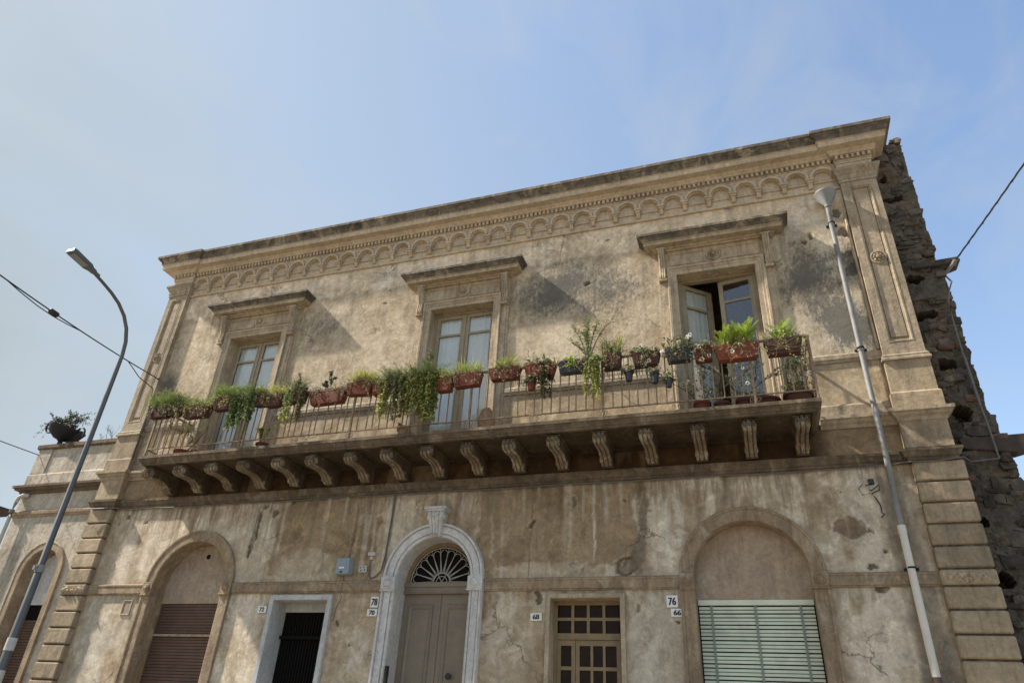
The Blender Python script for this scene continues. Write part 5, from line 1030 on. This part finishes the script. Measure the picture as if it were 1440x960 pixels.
planter(-5.88, 7.26, .46, .20, 'brownpot', 'flower box with green trailing succulents and feathery top left of the middle window', F(lambda b: trailing(b, -.26, -.10, .84, 11, (0.15, 0.16, 0.05), G_TRY), lambda b: trailing(b, .04, .22, .86, 15, (0.10, 0.12, 0.05), (0.17, 0.15, 0.075)), lambda b: fluffy(b, .5, 0.34, 136, (0.15, 0.17, 0.06), .12)), 11)
planter(-5.30, 7.26, .55, .20, 'brownpot', 'flower box with the thickest curtain of trailing succulents in front of the middle window', F(lambda b: trailing(b, -.30, -.06, .80, 16, (0.14, 0.155, 0.045), (0.22, 0.20, 0.075), fat=1.1), lambda b: trailing(b, .0, .28, .98, 34, (0.12, 0.145, 0.04), (0.21, 0.20, 0.075), fat=1.2), lambda b: fluffy(b, .55, 0.34, 144, (0.12, 0.15, 0.045), .1), lambda b: upright(b, 4, .55, .2, (0.12, 0.125, 0.07))), 12)
planter(-4.88, 7.19, .30, .24, 'clayred', 'short red flower box with pale spiky grass in front of the middle window', F(lambda b: spider(b, .30, 0.28, 112, (0.20, 0.24, 0.06)), lambda b: geranium(b, .2, .08, 12, G_YEL, 0)), 13)
planter(-4.46, 7.25, .54, .25, 'terra', 'red flower box with yellow green spider plant before the right half of the middle window', F(lambda b: spider(b, .48, 0.29, 168, (0.24, 0.28, 0.075))), 14, rot=(0, -.03, 0))
planter(-3.76, 7.28, .57, .22, 'terra', 'red brown flower box with spider plant and a long pale flower stalk', F(lambda b: spider(b, .34, 0.28, 112, (0.22, 0.26, 0.07)), lambda b: b.stem([(0, 0, 0), (.12, 0, .22), (.32, -.02, .46)], .004, .003, (.45, .42, .3)), lambda b: b.stem([(.0, 0, 0), (-.05, 0, .2), (-.12, 0, .34)], .003, .002, (.4, .36, .22)), lambda b: geranium(b, .5, .06, 26, G_DK, 1, .12)), 15)
planter(-3.12, 7.28, .56, .24, 'terra', 'red brown flower box with sparse white blooms and a dark vine trailing from it', F(lambda b: geranium(b, .56, .10, 46, (0.14, 0.15, 0.06), 3), lambda b: trailing(b, .0, .22, .72, 8, (0.045, 0.05, 0.022), (0.07, 0.06, 0.03))), 16)
planter(-2.57, 7.27, .46, .22, 'blackpot', 'black flower box with one drooping lime green pad', F(lambda b: geranium(b, .22, .1, 18, (0.24, 0.32, 0.09), 0), lambda b: trailing(b, -.03, .03, .22, 7, (0.25, 0.33, 0.09), (0.25, 0.33, 0.09))), 17)
planter(-2.27, 7.25, .22, .20, 'blackpot', 'dark flower box with tall upright spiky succulent and long yellow green trailing strands', F(lambda b: upright(b, 8, .84, .36, (0.12, 0.145, 0.06)), lambda b: trailing(b, -.03, .16, .80, 13, (0.20, 0.24, 0.085), (0.30, 0.29, 0.10), fat=1.1)), 18)
planter(-1.88, 7.32, .32, .28, 'brownpot', 'square brown flower box with arching dark grass, right of the tall spiky succulent', F(lambda b: spider(b, .30, 0.39, 154, (0.12, 0.13, 0.055)), lambda b: b.stem([(.1, 0, 0), (.3, -.03, .06), (.42, -.05, -.1)], .006, .004, (.3, .24, .16))), 19)
planter(-1.32, 7.27, .46, .24, 'brownpot', 'plain brown flower box with a few white flowers at its left end', F(lambda b: geranium(b, .5, .09, 40, G_DK, 2), lambda b: geranium(b, .2, .05, 26, G_DK, 3, .25)), 20)
planter(-.80, 7.27, .42, .22, 'blackpot', 'dark flower box full of white geraniums left of the open window', F(lambda b: geranium(b, .52, .26, 120, (0.085, 0.105, 0.045), 9, .2), lambda b: twigs(b, 3, .34, .4)), 21)
planter(-.42, 7.27, .30, .26, 'terra', 'short red flower box with white flowers hanging below it in front of the open window', F(lambda b: geranium(b, .3, .03, 18, G_DK, 1), lambda b: geranium(b, .34, .0, 26, G_DK, 4, .32)), 22)
planter(.09, 7.23, .67, .26, 'clayred', 'red flower box with large bright lime green fern in front of the open window', F(lambda b: boston(b, .46, .34, 95, G_BRI), lambda b: geranium(b, .2, .06, 30, G_DK, 3, .2), lambda b: twigs(b, 3, .14, .4)), 23)
planter(.78, 7.23, .56, .25, 'brownpot', 'brown flower box with dry tangled roots and light fern at the corner by the drainpipe', F(lambda b: boston(b, .22, .26, 34, (0.17, 0.22, 0.05)), lambda b: geranium(b, .3, .2, 14, G_YEL, 3), lambda b: twigs(b, 6, .22, .5, DRY), lambda b: [b.stem([(b.r.uniform(-.28, .28), -.09, .02), (b.r.uniform(-.3, .3), -.11, -.1), (b.r.uniform(-.3, .3), -.10, -.2)], .005, .003, b.tint(DRY)) for i in range(16)]), 25)
# small pots hung on wire baskets under the rail
for (x, z, mat, lab, sd3) in ((-1.61, 6.80, 'blackpot', 'small black pot hanging in a wire basket below the square brown flower box', 1), (-1.20, 6.72, 'blackpot', 'small black pot hanging below the plain brown flower box', 2), (-3.27, 6.81, 'terra', 'little red pot hanging under the red brown flower box with trailing vine', 3), (-.98, 6.62, 'blackpot', 'tiny dark pot hanging low on the rail left of the open window', 4)):
    e = thing('hanging_pot', (x, PY, z), lab, 'pot', 'pots hung on the balcony rail'); s = .8 if z < 6.7 else 1.0
    pot(e, 'pot', (x, PY, z), .075 * s, .18 * s, mat); b = LB(60 + sd3); geranium(b, .2 * s, .1 * s, 26, G_DK, 1 if sd3 == 2 else 0, .06); b.build('foliage', e, (x, PY, z + .17 * s))
    p = MB(); p.tube([(x, PY + .075, z + .02), (x, PY + .078, z + .2), (x, RY - .0, 7.0 if z > 6.7 else z + .3)], .004, 5); p.build('hook', 'urn', e)
for (x0_, x1_, z0, z1, lab) in ((-2.02, -1.7, 6.90, 7.05, 'black wire basket rack hanging beneath the square brown flower box'), (-3.5, -3.2, 6.93, 7.05, 'black wire rack hanging beneath the flower boxes near the middle window'), (-1.5, -1.28, 6.92, 7.06, 'small black wire rack hanging beneath the plain brown flower box')):
    p = MB()
    for z in (z0, (z0 + z1) / 2, z1): p.tube([(x0_, PY - .08, z), (x1_, PY - .08, z), (x1_, PY + .06, z), (x0_, PY + .06, z), (x0_, PY - .08, z)], .004, 5)
    for i in range(5): xx = x0_ + (x1_ - x0_) * i / 4; p.tube([(xx, PY - .08, z1), (xx, PY - .08, z0), (xx, PY + .06, z0), (xx, PY + .06, z1)], .004, 5)
    p.tube([(x0_, PY + .06, z1), (x0_, RY, 7.31)], .004, 5); p.tube([(x1_, PY + .06, z1), (x1_, RY, 7.31)], .004, 5)
    tag(p.build('wire_basket', 'urn'), lab, 'basket', 'wire baskets on the balcony rail')
# pots standing on the balcony floor
FZ = 6.223
def floor_pot(x, y, r, h, mat, lab, fill, seed):
    e = thing('potted_plant', (x, y, FZ), lab, 'potted plant', 'pots on the balcony floor'); pot(e, 'pot', (x, y, FZ), r, h, mat)
    if fill: b = LB(seed); fill(b); b.build('foliage', e, (x, y, FZ + h * .9))
floor_pot(-.52, -.70, .13, .22, 'terra', 'round red pot with bare grey shrub left of the open window', F(lambda b: twigs(b, 5, .85, .14, (.10, .085, .07), 1, (0.10, 0.12, 0.06), .010), lambda b: geranium(b, .4, .5, 30, (0.11, 0.13, 0.07), 3)), 31)
floor_pot(-.22, -.66, .12, .20, 'brownpot', 'dark pot with thick spiky dead stems behind the rail', F(lambda b: twigs(b, 4, .6, .12, (.06, .05, .04), 0, th=.014)), 32)
floor_pot(.12, -.66, .13, .22, 'brownpot', 'brown pot with branching woody rose in front of the open window', F(lambda b: twigs(b, 4, 1.05, .16, (.10, .07, .05), 2, (0.11, 0.135, 0.075), .013), lambda b: geranium(b, .5, .85, 60, (0.12, 0.15, 0.09), 3)), 33)
floor_pot(.44, -.62, .20, .20, 'brownpot', 'wide dark bowl standing behind the rail before the open window', F(lambda b: twigs(b, 2, .3, .2)), 34)
floor_pot(.90, -.66, .21, .24, 'brownpot', 'big dark tub with flowering shrub at the balcony end near the drainpipe', F(lambda b: twigs(b, 6, .95, .26, (.13, .095, .065), 2, (0.15, 0.17, 0.09), .010), lambda b: geranium(b, .46, .3, 70, (0.16, 0.17, 0.075), 4)), 35)
floor_pot(-10.7, -.70, .17, .16, 'terra', 'low brown bowl with leaning bare stems near the left end of the balcony', F(lambda b: b.stem([(.05, 0, 0), (.25, 0, .18), (.5, -.05, .5)], .014, .010, (.16, .12, .08)), lambda b: twigs(b, 4, .75, .24, (.16, .13, .08), 2, (0.16, 0.165, 0.06), .005)), 36)
floor_pot(-10.35, -.74, .09, .13, 'terra', 'small clay pot beside the low brown bowl', None, 37)
floor_pot(-8.8, -.70, .12, .18, 'terra', 'small pot with sprawling plant behind the rail right of the left window', F(lambda b: twigs(b, 4, .4, .16, DRY, 3, G_FERN, .005)), 38)
e = thing('clay_ornament', (-4.16, -.72, FZ), 'round bumpy clay pine cone ornament on the balcony floor by the middle window', 'ornament')
p = MB(); p.lathe([(.07, 0), (.11, .05), (.145, .16), (.14, .28), (.10, .40), (.05, .47), (.001, .49)], 20); p.build('body', 'clay', e, (-4.16, -.72, FZ), smooth=60)
b = LB(77)
for i in range(150):
    t = (i + .5) / 150; a_ = i * 2.39996; rr = .145 * math.sin(PI * (.2 + .75 * t)) ** .7; q = Vector((math.cos(a_) * rr, math.sin(a_) * rr, .04 + .42 * t)); b.leaf(q, (math.cos(a_), math.sin(a_), .6), .03, .035, b.tint((.32, .215, .13), .3), .4)
b.build('scales', e, (-4.16, -.72, FZ))
floor_pot(-5.75, -.72, .12, .22, 'clay', 'clay pot behind the trailing succulents left of the middle window', F(lambda b: geranium(b, .22, .1, 20, G_DK, 0)), 39)

# ------------------------------------------------------------------ street lamp
LX, LY = -9.75, -3.5
e = thing('street_lamp', (LX, LY, 0), 'grey steel street lamp with curved arm and flat head on the left', 'street lamp')
p = MB(); p.tube([(LX, LY, -.1), (LX, LY, 3.45), (LX, LY, 3.46), (LX, LY, 6.7)], [.062, .052, .046, .034], 18); p.build('pole', 'galv', e, smooth=40)
p = MB(); p.tube([(LX, LY, 6.68), (LX, LY, 6.95), (LX, LY - .03, 7.2), (LX, LY - .11, 7.42), (LX, LY - .24, 7.6), (LX, LY - .42, 7.74), (LX, LY - .62, 7.83), (LX, LY - .85, 7.90), (LX, LY - 1.05, 7.95)], [.034, .032, .031, .030, .029, .028, .027, .026, .026], 14); p.build('arm', 'galv', e, smooth=50)
p = MB(); p.tube([(LX, LY, 3.40), (LX, LY, 3.50)], .060, 18); p.box(LX - .02, LX + .02, LY - .1, LY - .06, 3.42, 3.48); p.build('collar', 'pvc_grey', e)
for (z0, z1) in ((2.37, 2.53), (1.95, 2.13), (1.6, 1.76)): p = MB(); p.tube([(LX, LY, z0), (LX, LY, z1)], .0625, 18); p.build('paint_band', 'boxgrey', e, smooth=40)
p = MB(); y0 = LY - 1.02
hd = [(-.04, 0), (-.05, -.08), (-.09, -.15), (-.10, -.47), (-.09, -.52), (.09, -.52), (.10, -.47), (.09, -.15), (.05, -.08), (.04, 0)]
M_ = Matrix.Translation((LX, y0, 7.955)) @ Matrix.Rotation(math.radians(-9), 4, 'X')
n = len(hd); vs = [M_ @ Vector((x, y, -.03)) for x, y in hd] + [M_ @ Vector((x * .94, y, .035)) for x, y in hd]
p.add(vs, [tuple(range(n)), tuple(range(2 * n - 1, n - 1, -1))] + [(i, (i + 1) % n, n + (i + 1) % n, n + i) for i in range(n)])
p.tube([M_ @ Vector((0, .09, 0)), M_ @ Vector((0, -.08, 0))], .036, 14); lh = p.build('lamp_head', 'lamphead', e, bevel=.006)
p = MB(); vs = [M_ @ Vector(q) for q in ((-.07, -.18, -.036), (.07, -.18, -.036), (.07, -.46, -.036), (-.07, -.46, -.036), (-.066, -.18, -.0305), (.066, -.18, -.0305), (.066, -.46, -.0305), (-.066, -.46, -.0305))]
p.add(vs, [(0, 1, 2, 3), (0, 4, 5, 1), (1, 5, 6, 2), (2, 6, 7, 3), (3, 7, 4, 0)]); p.build('lens', 'led', e)

# ------------------------------------------------------------------ overhead cables
def sag(a, b, s, n=20): a, b = Vector(a), Vector(b); return [a.lerp(b, i / n) - Vector((0, 0, s * 4 * (i / n) * (1 - i / n))) for i in range(n + 1)]
A1 = (-12.70, -.16, 8.55); B1 = (-9.3, -10.5, 7.35)
e = thing('overhead_cable', A1, 'black overhead cable with a splice box, crossing behind the street lamp to the left pilaster', 'cable')
main = sag(A1, B1, .22, 26); p = MB(); p.tube(main, .012, 6); p.build('wire', 'cable', e)
i0 = 7; p = MB(); lo = [main[i0 + k] - Vector((0, 0, .07 * math.sin(PI * k / 5))) for k in range(6)]; p.tube(lo, .009, 6); p.build('slack_loop', 'cable', e)
p = MB(); d = (main[i0 + 3] - main[i0 + 2]).normalized(); c_ = main[i0 + 2]; p.tube([c_ - d * .11, c_ - d * .09, c_ + d * .09, c_ + d * .11], [.02, .05, .05, .02], 12); p.build('splice', 'cable', e, smooth=40)
p = MB(); q1 = main[3]; p.tube([q1, q1.lerp(Vector((-12.75, -.2, 8.3)), .5) - Vector((0, 0, .06)), (-12.74, -.15, 8.3), (-12.69, -.14, 8.0), (-12.66, -.10, 7.45), (-12.66, -.12, 6.5), (-12.72, -.17, 6.2)], .010, 6); p.build('drop_wire', 'cable', e)
p = MB(); p.lathe([(.02, 0), (.02, .04), (.001, .05)], 10, M=Matrix.Translation((-12.70, -.12, 8.55)), axis='y'); p.build('hook', 'cable', e)
p = MB(); p.tube(sag((-15.75, .02, 6.95), (-15.4, -9.0, 6.85), .1), .010, 6); tag(p.build('overhead_wire', 'cable'), 'thin black wire running off to the left from the low house parapet', 'cable')
p = MB(); p.tube(sag((-15.83, .0, 5.62), (-17.5, -6.0, 5.4), .1), .009, 6); tag(p.build('service_wire', 'cable'), 'thin black wire leaving the corner of the low house under its ledge', 'cable')
K1 = Vector((3.72, -.02, 8.95)); K2 = Vector((7.0, -6.2, 11.75))
e = thing('service_cable', (3.6, .02, 8.6), 'twisted dark cable clamped to the rubble wall and running off over the street', 'cable')
m2 = sag(K1, K2, .12, 60)
for ph in (0, 2.1, 4.2): p = MB(); p.tube([q + Vector((math.cos(i * 1.3 + ph) * .009, 0, math.sin(i * 1.3 + ph) * .009)) for i, q in enumerate(m2)], .008, 5); p.build('strand', 'cable', e)
p = MB()
for i in range(3, 30, 3): q = m2[i]; p.tube([q, q - Vector((-.01, 0, .035))], .005, 4)
p.build('cable_tie', 'cable', e)
p = MB(); dd = (m2[0] - m2[2]).normalized(); c_ = K1; p.tube([c_ + dd * .0, c_ + dd * .02, c_ + dd * .33], [.012, .028, .024], 8); p.box(c_.x - .03, c_.x + .03, c_.y - .02, c_.y + .12, c_.z - .02, c_.z + .02); p.build('clamp', 'pvc_grey', e)
p = MB(); p.tube([K1 + dd * .3, (3.60, .06, 8.60), (3.52, .07, 8.42), (3.47, .07, 8.25), (3.45, .07, 7.9), (3.44, .065, 7.4), (3.44, .06, 6.6)], .014, 7); p.tube([(3.44, .05, 7.2), (3.445, .05, 6.35)], .02, 8); p.tube([(3.445, .05, 6.4), (3.46, .05, 6.1), (3.47, .05, 5.52)], .014, 7); p.build('down_cable', 'cable_grey', e)

# ------------------------------------------------------------------ rubble wall on the right
HOLES = [(3.14, 10.58, .15, .07), (3.13, 8.82, .13, .08), (3.10, 8.07, .15, .07), (3.22, 7.15, .12, .10), (3.20, 6.30, .13, .13), (3.07, 4.65, .07, .08), (3.14, 3.85, .09, .10), (3.09, 11.1, .06, .06)]
RW = thing('rubble_wall', (3.3, .4, 0), 'rough dark lava rubble wall with putlog holes beside the right pilaster', 'wall')
rr = random.Random(12)
def edge(z):
    if z > 9.05: return 3.60
    if z > 6.25: return 3.64
    if z > 5.95: return 3.72
    return 3.74 + (5.95 - z) * .05
p = MB()
zz = 0.0
while zz < 11.95: p.box(2.80, edge(zz + .1) - .10 - rr.uniform(0, .03), .62, 1.2, zz, min(zz + .25, 11.9)); zz += .25
p.build('wall_core', 'mortar', RW)
rx = np.linspace(2.84, 3.95, 56); rz_ = np.arange(0.0, 11.92, 0.022); RX_, RZ_ = np.meshgrid(rx, rz_)
ry = .17 - .16 * (fbm(RX_ * 4, RZ_ * 7, 41, 5, .6) - .5) - .05 * (fbm(RX_ * 14, RZ_ * 20, 47, 3) - .5)
for hx, hz, hw_, hh in HOLES: hq = np.sqrt(((RX_ - hx) / hw_) ** 2 + ((RZ_ - hz) / hh) ** 2) + 1.3 * (fbm(RX_ * 8, RZ_ * 8, 61, 3) - .5); ry = np.where(hq < 1.0, .55, ry)
eg = np.array([edge(q) for q in rz_])[:, None] - .05 + .06 * (fbm(RX_ * 0 + 2.2, RZ_ * 4.5, 51, 4) - .5)
ry = np.where(RX_ > eg - .03, ry + .25 * sstep(RX_, eg - .03, eg + .02), ry); ii = np.arange(RX_.size).reshape(RX_.shape)
kp = (RX_[:-1, 1:] < eg[:-1, 1:] + .03)
qd = np.stack([ii[:-1, :-1], ii[:-1, 1:], ii[1:, 1:], ii[1:, :-1]], -1)[kp]
me = bpy.data.meshes.new('mortar'); me.from_pydata(np.stack([RX_, ry, RZ_], -1).reshape(-1, 3).tolist(), [], qd.tolist()); me.materials.append(MT['mortar']); link('mortar', me, RW)
def stone_mesh(seed):
    r = random.Random(seed); bm = bmesh.new(); bmesh.ops.create_cube(bm, size=1.0); bmesh.ops.subdivide_edges(bm, edges=bm.edges[:], cuts=1, use_grid_fill=True)
    for v in bm.verts:
        k = v.co.length; v.co *= (1 - .30 * max(0, k - .5)); v.co += Vector((r.uniform(-.13, .13), r.uniform(-.10, .10), r.uniform(-.13, .13)))
    me = bpy.data.meshes.new('stone'); bm.to_mesh(me); bm.free(); return me
SM = []
for i in range(18): me = stone_mesh(100 + i); me.materials.append(MT['stone_red' if i == 3 else 'stone']); SM.append(me)
z = 2.0; count = 0
while z < 11.98:
    hrow = rr.uniform(.08, .16); x = 2.90 + rr.uniform(-.06, .02); ex = edge(z + hrow / 2)
    while x < ex - .12:
        w = rr.choice((.08, .10, .13, .17, .22, .30)) * rr.uniform(.8, 1.2); w = min(w, ex - .07 + rr.uniform(-.02, .03) - x); hs = hrow * rr.choice((.7, 1.0, 1.25, 1.6))
        if w > .05 and count < 300 and rr.random() < .62:
            cx_, cz_ = x + w / 2, z + hrow / 2 + rr.uniform(-.03, .03)
            if not any(abs(cx_ - hx) < hw_ + w * .38 and abs(cz_ - hz) < hh + hs * .4 for hx, hz, hw_, hh in HOLES):
                o = link('stone', SM[rr.randrange(18)], RW, (cx_, .225 + rr.uniform(-.02, .04), cz_)); o.scale = (w * 1.05, rr.uniform(.16, .24), hs * .95); o.rotation_euler = (rr.uniform(-.1, .1), rr.uniform(-.15, .15), rr.uniform(-.08, .08)); count += 1
        x += max(w, .06)
    z += hrow
p = MB(); p.prism([(3.05, 5.88), (3.9, 5.90), (4.25, 5.93), (4.3, 5.80), (4.05, 5.70), (3.75, 5.62), (3.1, 5.72)], .10, .34, 'y'); p.build('timber_beam', 'beam', RW, bevel=.01)
p = MB(); p.prism([(3.1, 9.07), (3.80, 9.10), (3.84, 9.03), (3.7, 8.98), (3.1, 8.98)], .08, .4, 'y'); p.build('slate_ledge', 'stone', RW, bevel=.008)

# ------------------------------------------------------------------ low house on the left
NB_ = thing('low_house', (-14.6, .05, 0), 'low one storey beige house with parapet and arched door left of the big house', 'house')
NX0, NX1 = -15.80, -13.30; Y0 = .05
NC, NR, NZ = -14.32, .47, 4.25
# wall as columns of quads round the arched opening
p = MB(); arc_ = arcpts(NC, NZ, NR + .03, PI, 0, 20)
front = [(NX0, 0), (NC - NR - .03, 0)] + arc_ + [(NC + NR + .03, 0), (NX1, 0), (NX1, 7.1), (NX0, 7.1)]
b0 = MB()
left = [(NX0, 0), (NC - NR - .03, 0), (NC - NR - .03, NZ), (NX0, NZ)]; right = [(NC + NR + .03, 0), (NX1, 0), (NX1, NZ), (NC + NR + .03, NZ)]
for poly in (left, right): b0.prism(poly, Y0, Y0 + .3, 'y')
n = len(arc_)
for i in range(n - 1):
    (xa, za), (xb, zb_) = arc_[i], arc_[i + 1]; b0.prism([(xa, za), (xb, zb_), (xb, 5.2), (xa, 5.2)], Y0, Y0 + .3, 'y')
for (xa, xb) in ((NX0, NC - NR - .03), (NC + NR + .03, NX1)): b0.prism([(xa, NZ), (xb, NZ), (xb, 5.2), (xa, 5.2)], Y0, Y0 + .3, 'y')
b0.box(NX0, NX1, Y0, Y0 + .3, 5.2, 7.08); b0.box(NX0, NX0 + .3, Y0 + .3, 8, 0, 7.08); b0.box(NX0, NX1, 7.7, 8, 0, 7.0)
b0.build('wall', 'nb_wall', NB_)
p = MB(); p.box(NX0 + .3, NX1, Y0 + .3, 7.7, 6.0, 6.3); p.build('roof_terrace', 'tymp', NB_)
p = MB(); p.sweep([(NC - NR, 0)] + arcpts(NC, NZ, NR, PI, 0, 24) + [(NC + NR, 0)], [(0, .5), (0, .01), (.015, 0.0), (.13, 0.0), (.15, -.012), (.165, 0.0), (.165, .06)], 'xz'); p.build('arch_surround', 'arch', NB_, smooth=30)
p = MB(); p.prism([(NC - NR, 3.66)] + arcpts(NC, NZ, NR, PI, 0, 20) + [(NC + NR, 3.66)], .36, .5, 'y'); p.build('tympanum', 'marble', NB_)
p = MB(); p.box(NC - NR, NC + NR, .44, .47, 0, 3.66); p.build('door_back', 'black', NB_)
sh = MB(); sh.box(NC - NR, NC + NR, .41, .436, 0, 3.36); sho = sh.build('roller_shutter', 'brownshut', NB_)
s_ = MB(); s_.prism([(.41, -.026), (.395, -.02), (.388, 0), (.395, .02), (.41, .026)], NC - NR + .002, NC + NR - .002, 'x'); sm = s_.mesh('slat', 'brownshut')
for i in range(63): link('slat', sm, sho, (0, 0, 3.33 - i * .053))
E0 = [(NX0, 3.0), (NX0, Y0), (NX1 - .0, Y0)]
p = MB(); p.sweep(E0, [(-.02, 5.46), (.02, 5.46), (.03, 5.50), (.055, 5.52), (.06, 5.58), (.02, 5.62), (-.02, 5.62)]); p.build('string_course', 'arch', NB_)
p = MB(); p.sweep(E0, [(-.02, 6.0), (.04, 6.0), (.06, 6.05), (.13, 6.07), (.14, 6.10), (.18, 6.12), (.18, 6.17), (.02, 6.21), (-.02, 6.21)]); p.build('ledge', 'damp', NB_)
p = MB(); p.sweep(E0, [(-.02, 6.20), (.035, 6.20), (.035, 6.45), (.02, 6.48), (-.02, 6.48)]); p.build('parapet_base', 'nb_wall', NB_)
p = MB(); p.box(NX0 - .02, NX0 + .42, Y0 - .025, Y0 + .30, 6.4805, 7.10); p.build('parapet_pier', 'nb_wall', NB_, bevel=.006)
p = MB(); p.sweep(E0, [(-.34, 7.08), (.04, 7.08), (.06, 7.11), (.06, 7.19), (.03, 7.21), (-.34, 7.22)]); p.build('coping', 'damp', NB_)
e = thing('overflow_pipe', (-15.7, -.05, 5.0), 'pale grey pipe elbow under the ledge at the outer corner of the low house', 'pipe')
p = MB(); p.tube([(-15.50, -.0, 5.95), (-15.60, -.06, 5.95), (-15.70, -.07, 5.90), (-15.74, -.07, 5.78), (-15.74, -.07, 5.45), (-15.74, -.07, .1)], .045, 12); p.build('pipe', 'boxgrey', e, smooth=50)
p = MB(); p.tube([(-15.74, -.07, 5.55), (-15.74, -.07, 5.62)], .055, 12); p.build('clamp', 'pvc_grey', e)
# iron urn with plant on the parapet
UX, UY, UZ = -15.52, .22, 7.215
e = thing('iron_urn_planter', (UX, UY, UZ), 'black iron bowl planter with scroll handles and spilling plant on the low house parapet', 'planter')
p = MB(); p.lathe([(.13, 0), (.13, .03), (.06, .06), (.05, .14), (.09, .17)], 16); p.build('foot', 'urn', e, (UX, UY, UZ), smooth=40)
M_ = Matrix.Translation((0, 0, .16)) @ Matrix.Rotation(math.radians(14), 4, 'Y')
p = MB(); p.lathe([(.05, 0), (.18, .02), (.33, .12), (.40, .26), (.42, .30), (.42, .33), (.38, .33), (.33, .22), (.001, .18)], 24, M=M_); p.build('bowl', 'urn', e, (UX, UY, UZ), smooth=40)
for (cx_, cz_, rr_, sx) in ((-.50, .58, .165, 1), (.54, .30, .145, -1)):
    p = MB(); p.tube([(cx_ + rr_ * math.cos(t * PI / 8), 0, cz_ + rr_ * math.sin(t * PI / 8)) for t in range(17)], .022, 8)
    p.tube([(cx_ + rr_ * .45 * math.cos(t * PI / 8), 0, cz_ + rr_ * .45 * math.sin(t * PI / 8)) for t in range(17)], .014, 6)
    for k in range(4): a_ = k * PI / 2 + .4; p.tube([(cx_ + rr_ * .45 * math.cos(a_), 0, cz_ + rr_ * .45 * math.sin(a_)), (cx_ + rr_ * math.cos(a_), 0, cz_ + rr_ * math.sin(a_))], .012, 6)
    p.tube([(cx_ + sx * rr_ * .9, 0, cz_ - .06), (cx_ + sx * (rr_ + .10), 0, cz_ - .10)], .03, 8); p.build('scroll_handle', 'urn', e, (UX, UY, UZ))
p = MB(); p.tube([(.02, 0, .14), (.45, 0, .12), (.60, 0, .10), (.68, 0, .005)], .016, 6); p.build('prop', 'urn', e, (UX, UY, UZ))
b = LB(90); geranium(b, .74, .42, 240, (0.03, 0.042, 0.02), 0, .05); twigs(b, 10, .62, .8, (.06, .05, .035), 1, (0.05, 0.062, 0.028), .006)
for i in range(18):
    side = -1 if b.r.random() < .65 else 1; pts = arc(b.r, (side * b.r.uniform(.1, .3), 0, .25), PI if side < 0 else 0, b.r.uniform(.3, .75), b.r.uniform(.05, .3), b.r.uniform(.1, .42), 7); b.stem(pts, .005, .002, (.05, .045, .03))
    for q in pts[2:]:
        for j in range(3): b.leaf(q, (b.r.uniform(-1, 1), b.r.uniform(-1, 1), b.r.uniform(-.8, .6)), .05, .022, b.tint((0.06, 0.072, 0.035), .4))
b.build('foliage', e, (UX, UY, UZ + .40))
for (x, lab, sd3, hh) in ((-14.42, 'low twiggy plant sprouting from the parapet beside the iron planter', 91, .28), (-13.95, 'taller bare twig sprouting from the parapet near the left pilaster', 92, .5)):
    e = thing('parapet_plant', (x, .2, 7.21), lab, 'plant', 'plants sprouting on the parapet'); pot(e, 'pot', (x, .25, 7.215), .08, .07, 'blackpot'); b = LB(sd3); twigs(b, 4, hh * .8, .5, (.07, .06, .045), 0, (0.06, 0.07, 0.035), .006); b.build('foliage', e, (x, .25, 7.28))

# ------------------------------------------------------------------ house farther down the street, only its eave shows
FH = thing('far_house', (-22, 1, 0), 'plain house farther down the street whose dark eave shows past the low house', 'house')
p = MB(); p.box(-24, -20.1, .3, 2.3, 0, 6.4); p.build('wall', 'nb_wall', FH)
p = MB(); p.box(-24.2, -19.62, -.2, 2.6, 6.40, 6.60); p.build('eave', 'beam', FH)
p = MB(); p.box(-22.6, -21.6, .22, .3, 3.8, 5.4); wn = p.build('window', 'marble', FH); p = MB(); p.box(-22.5, -21.7, .20, .219, 3.9, 5.3); p.build('pane', 'brownglass', wn)
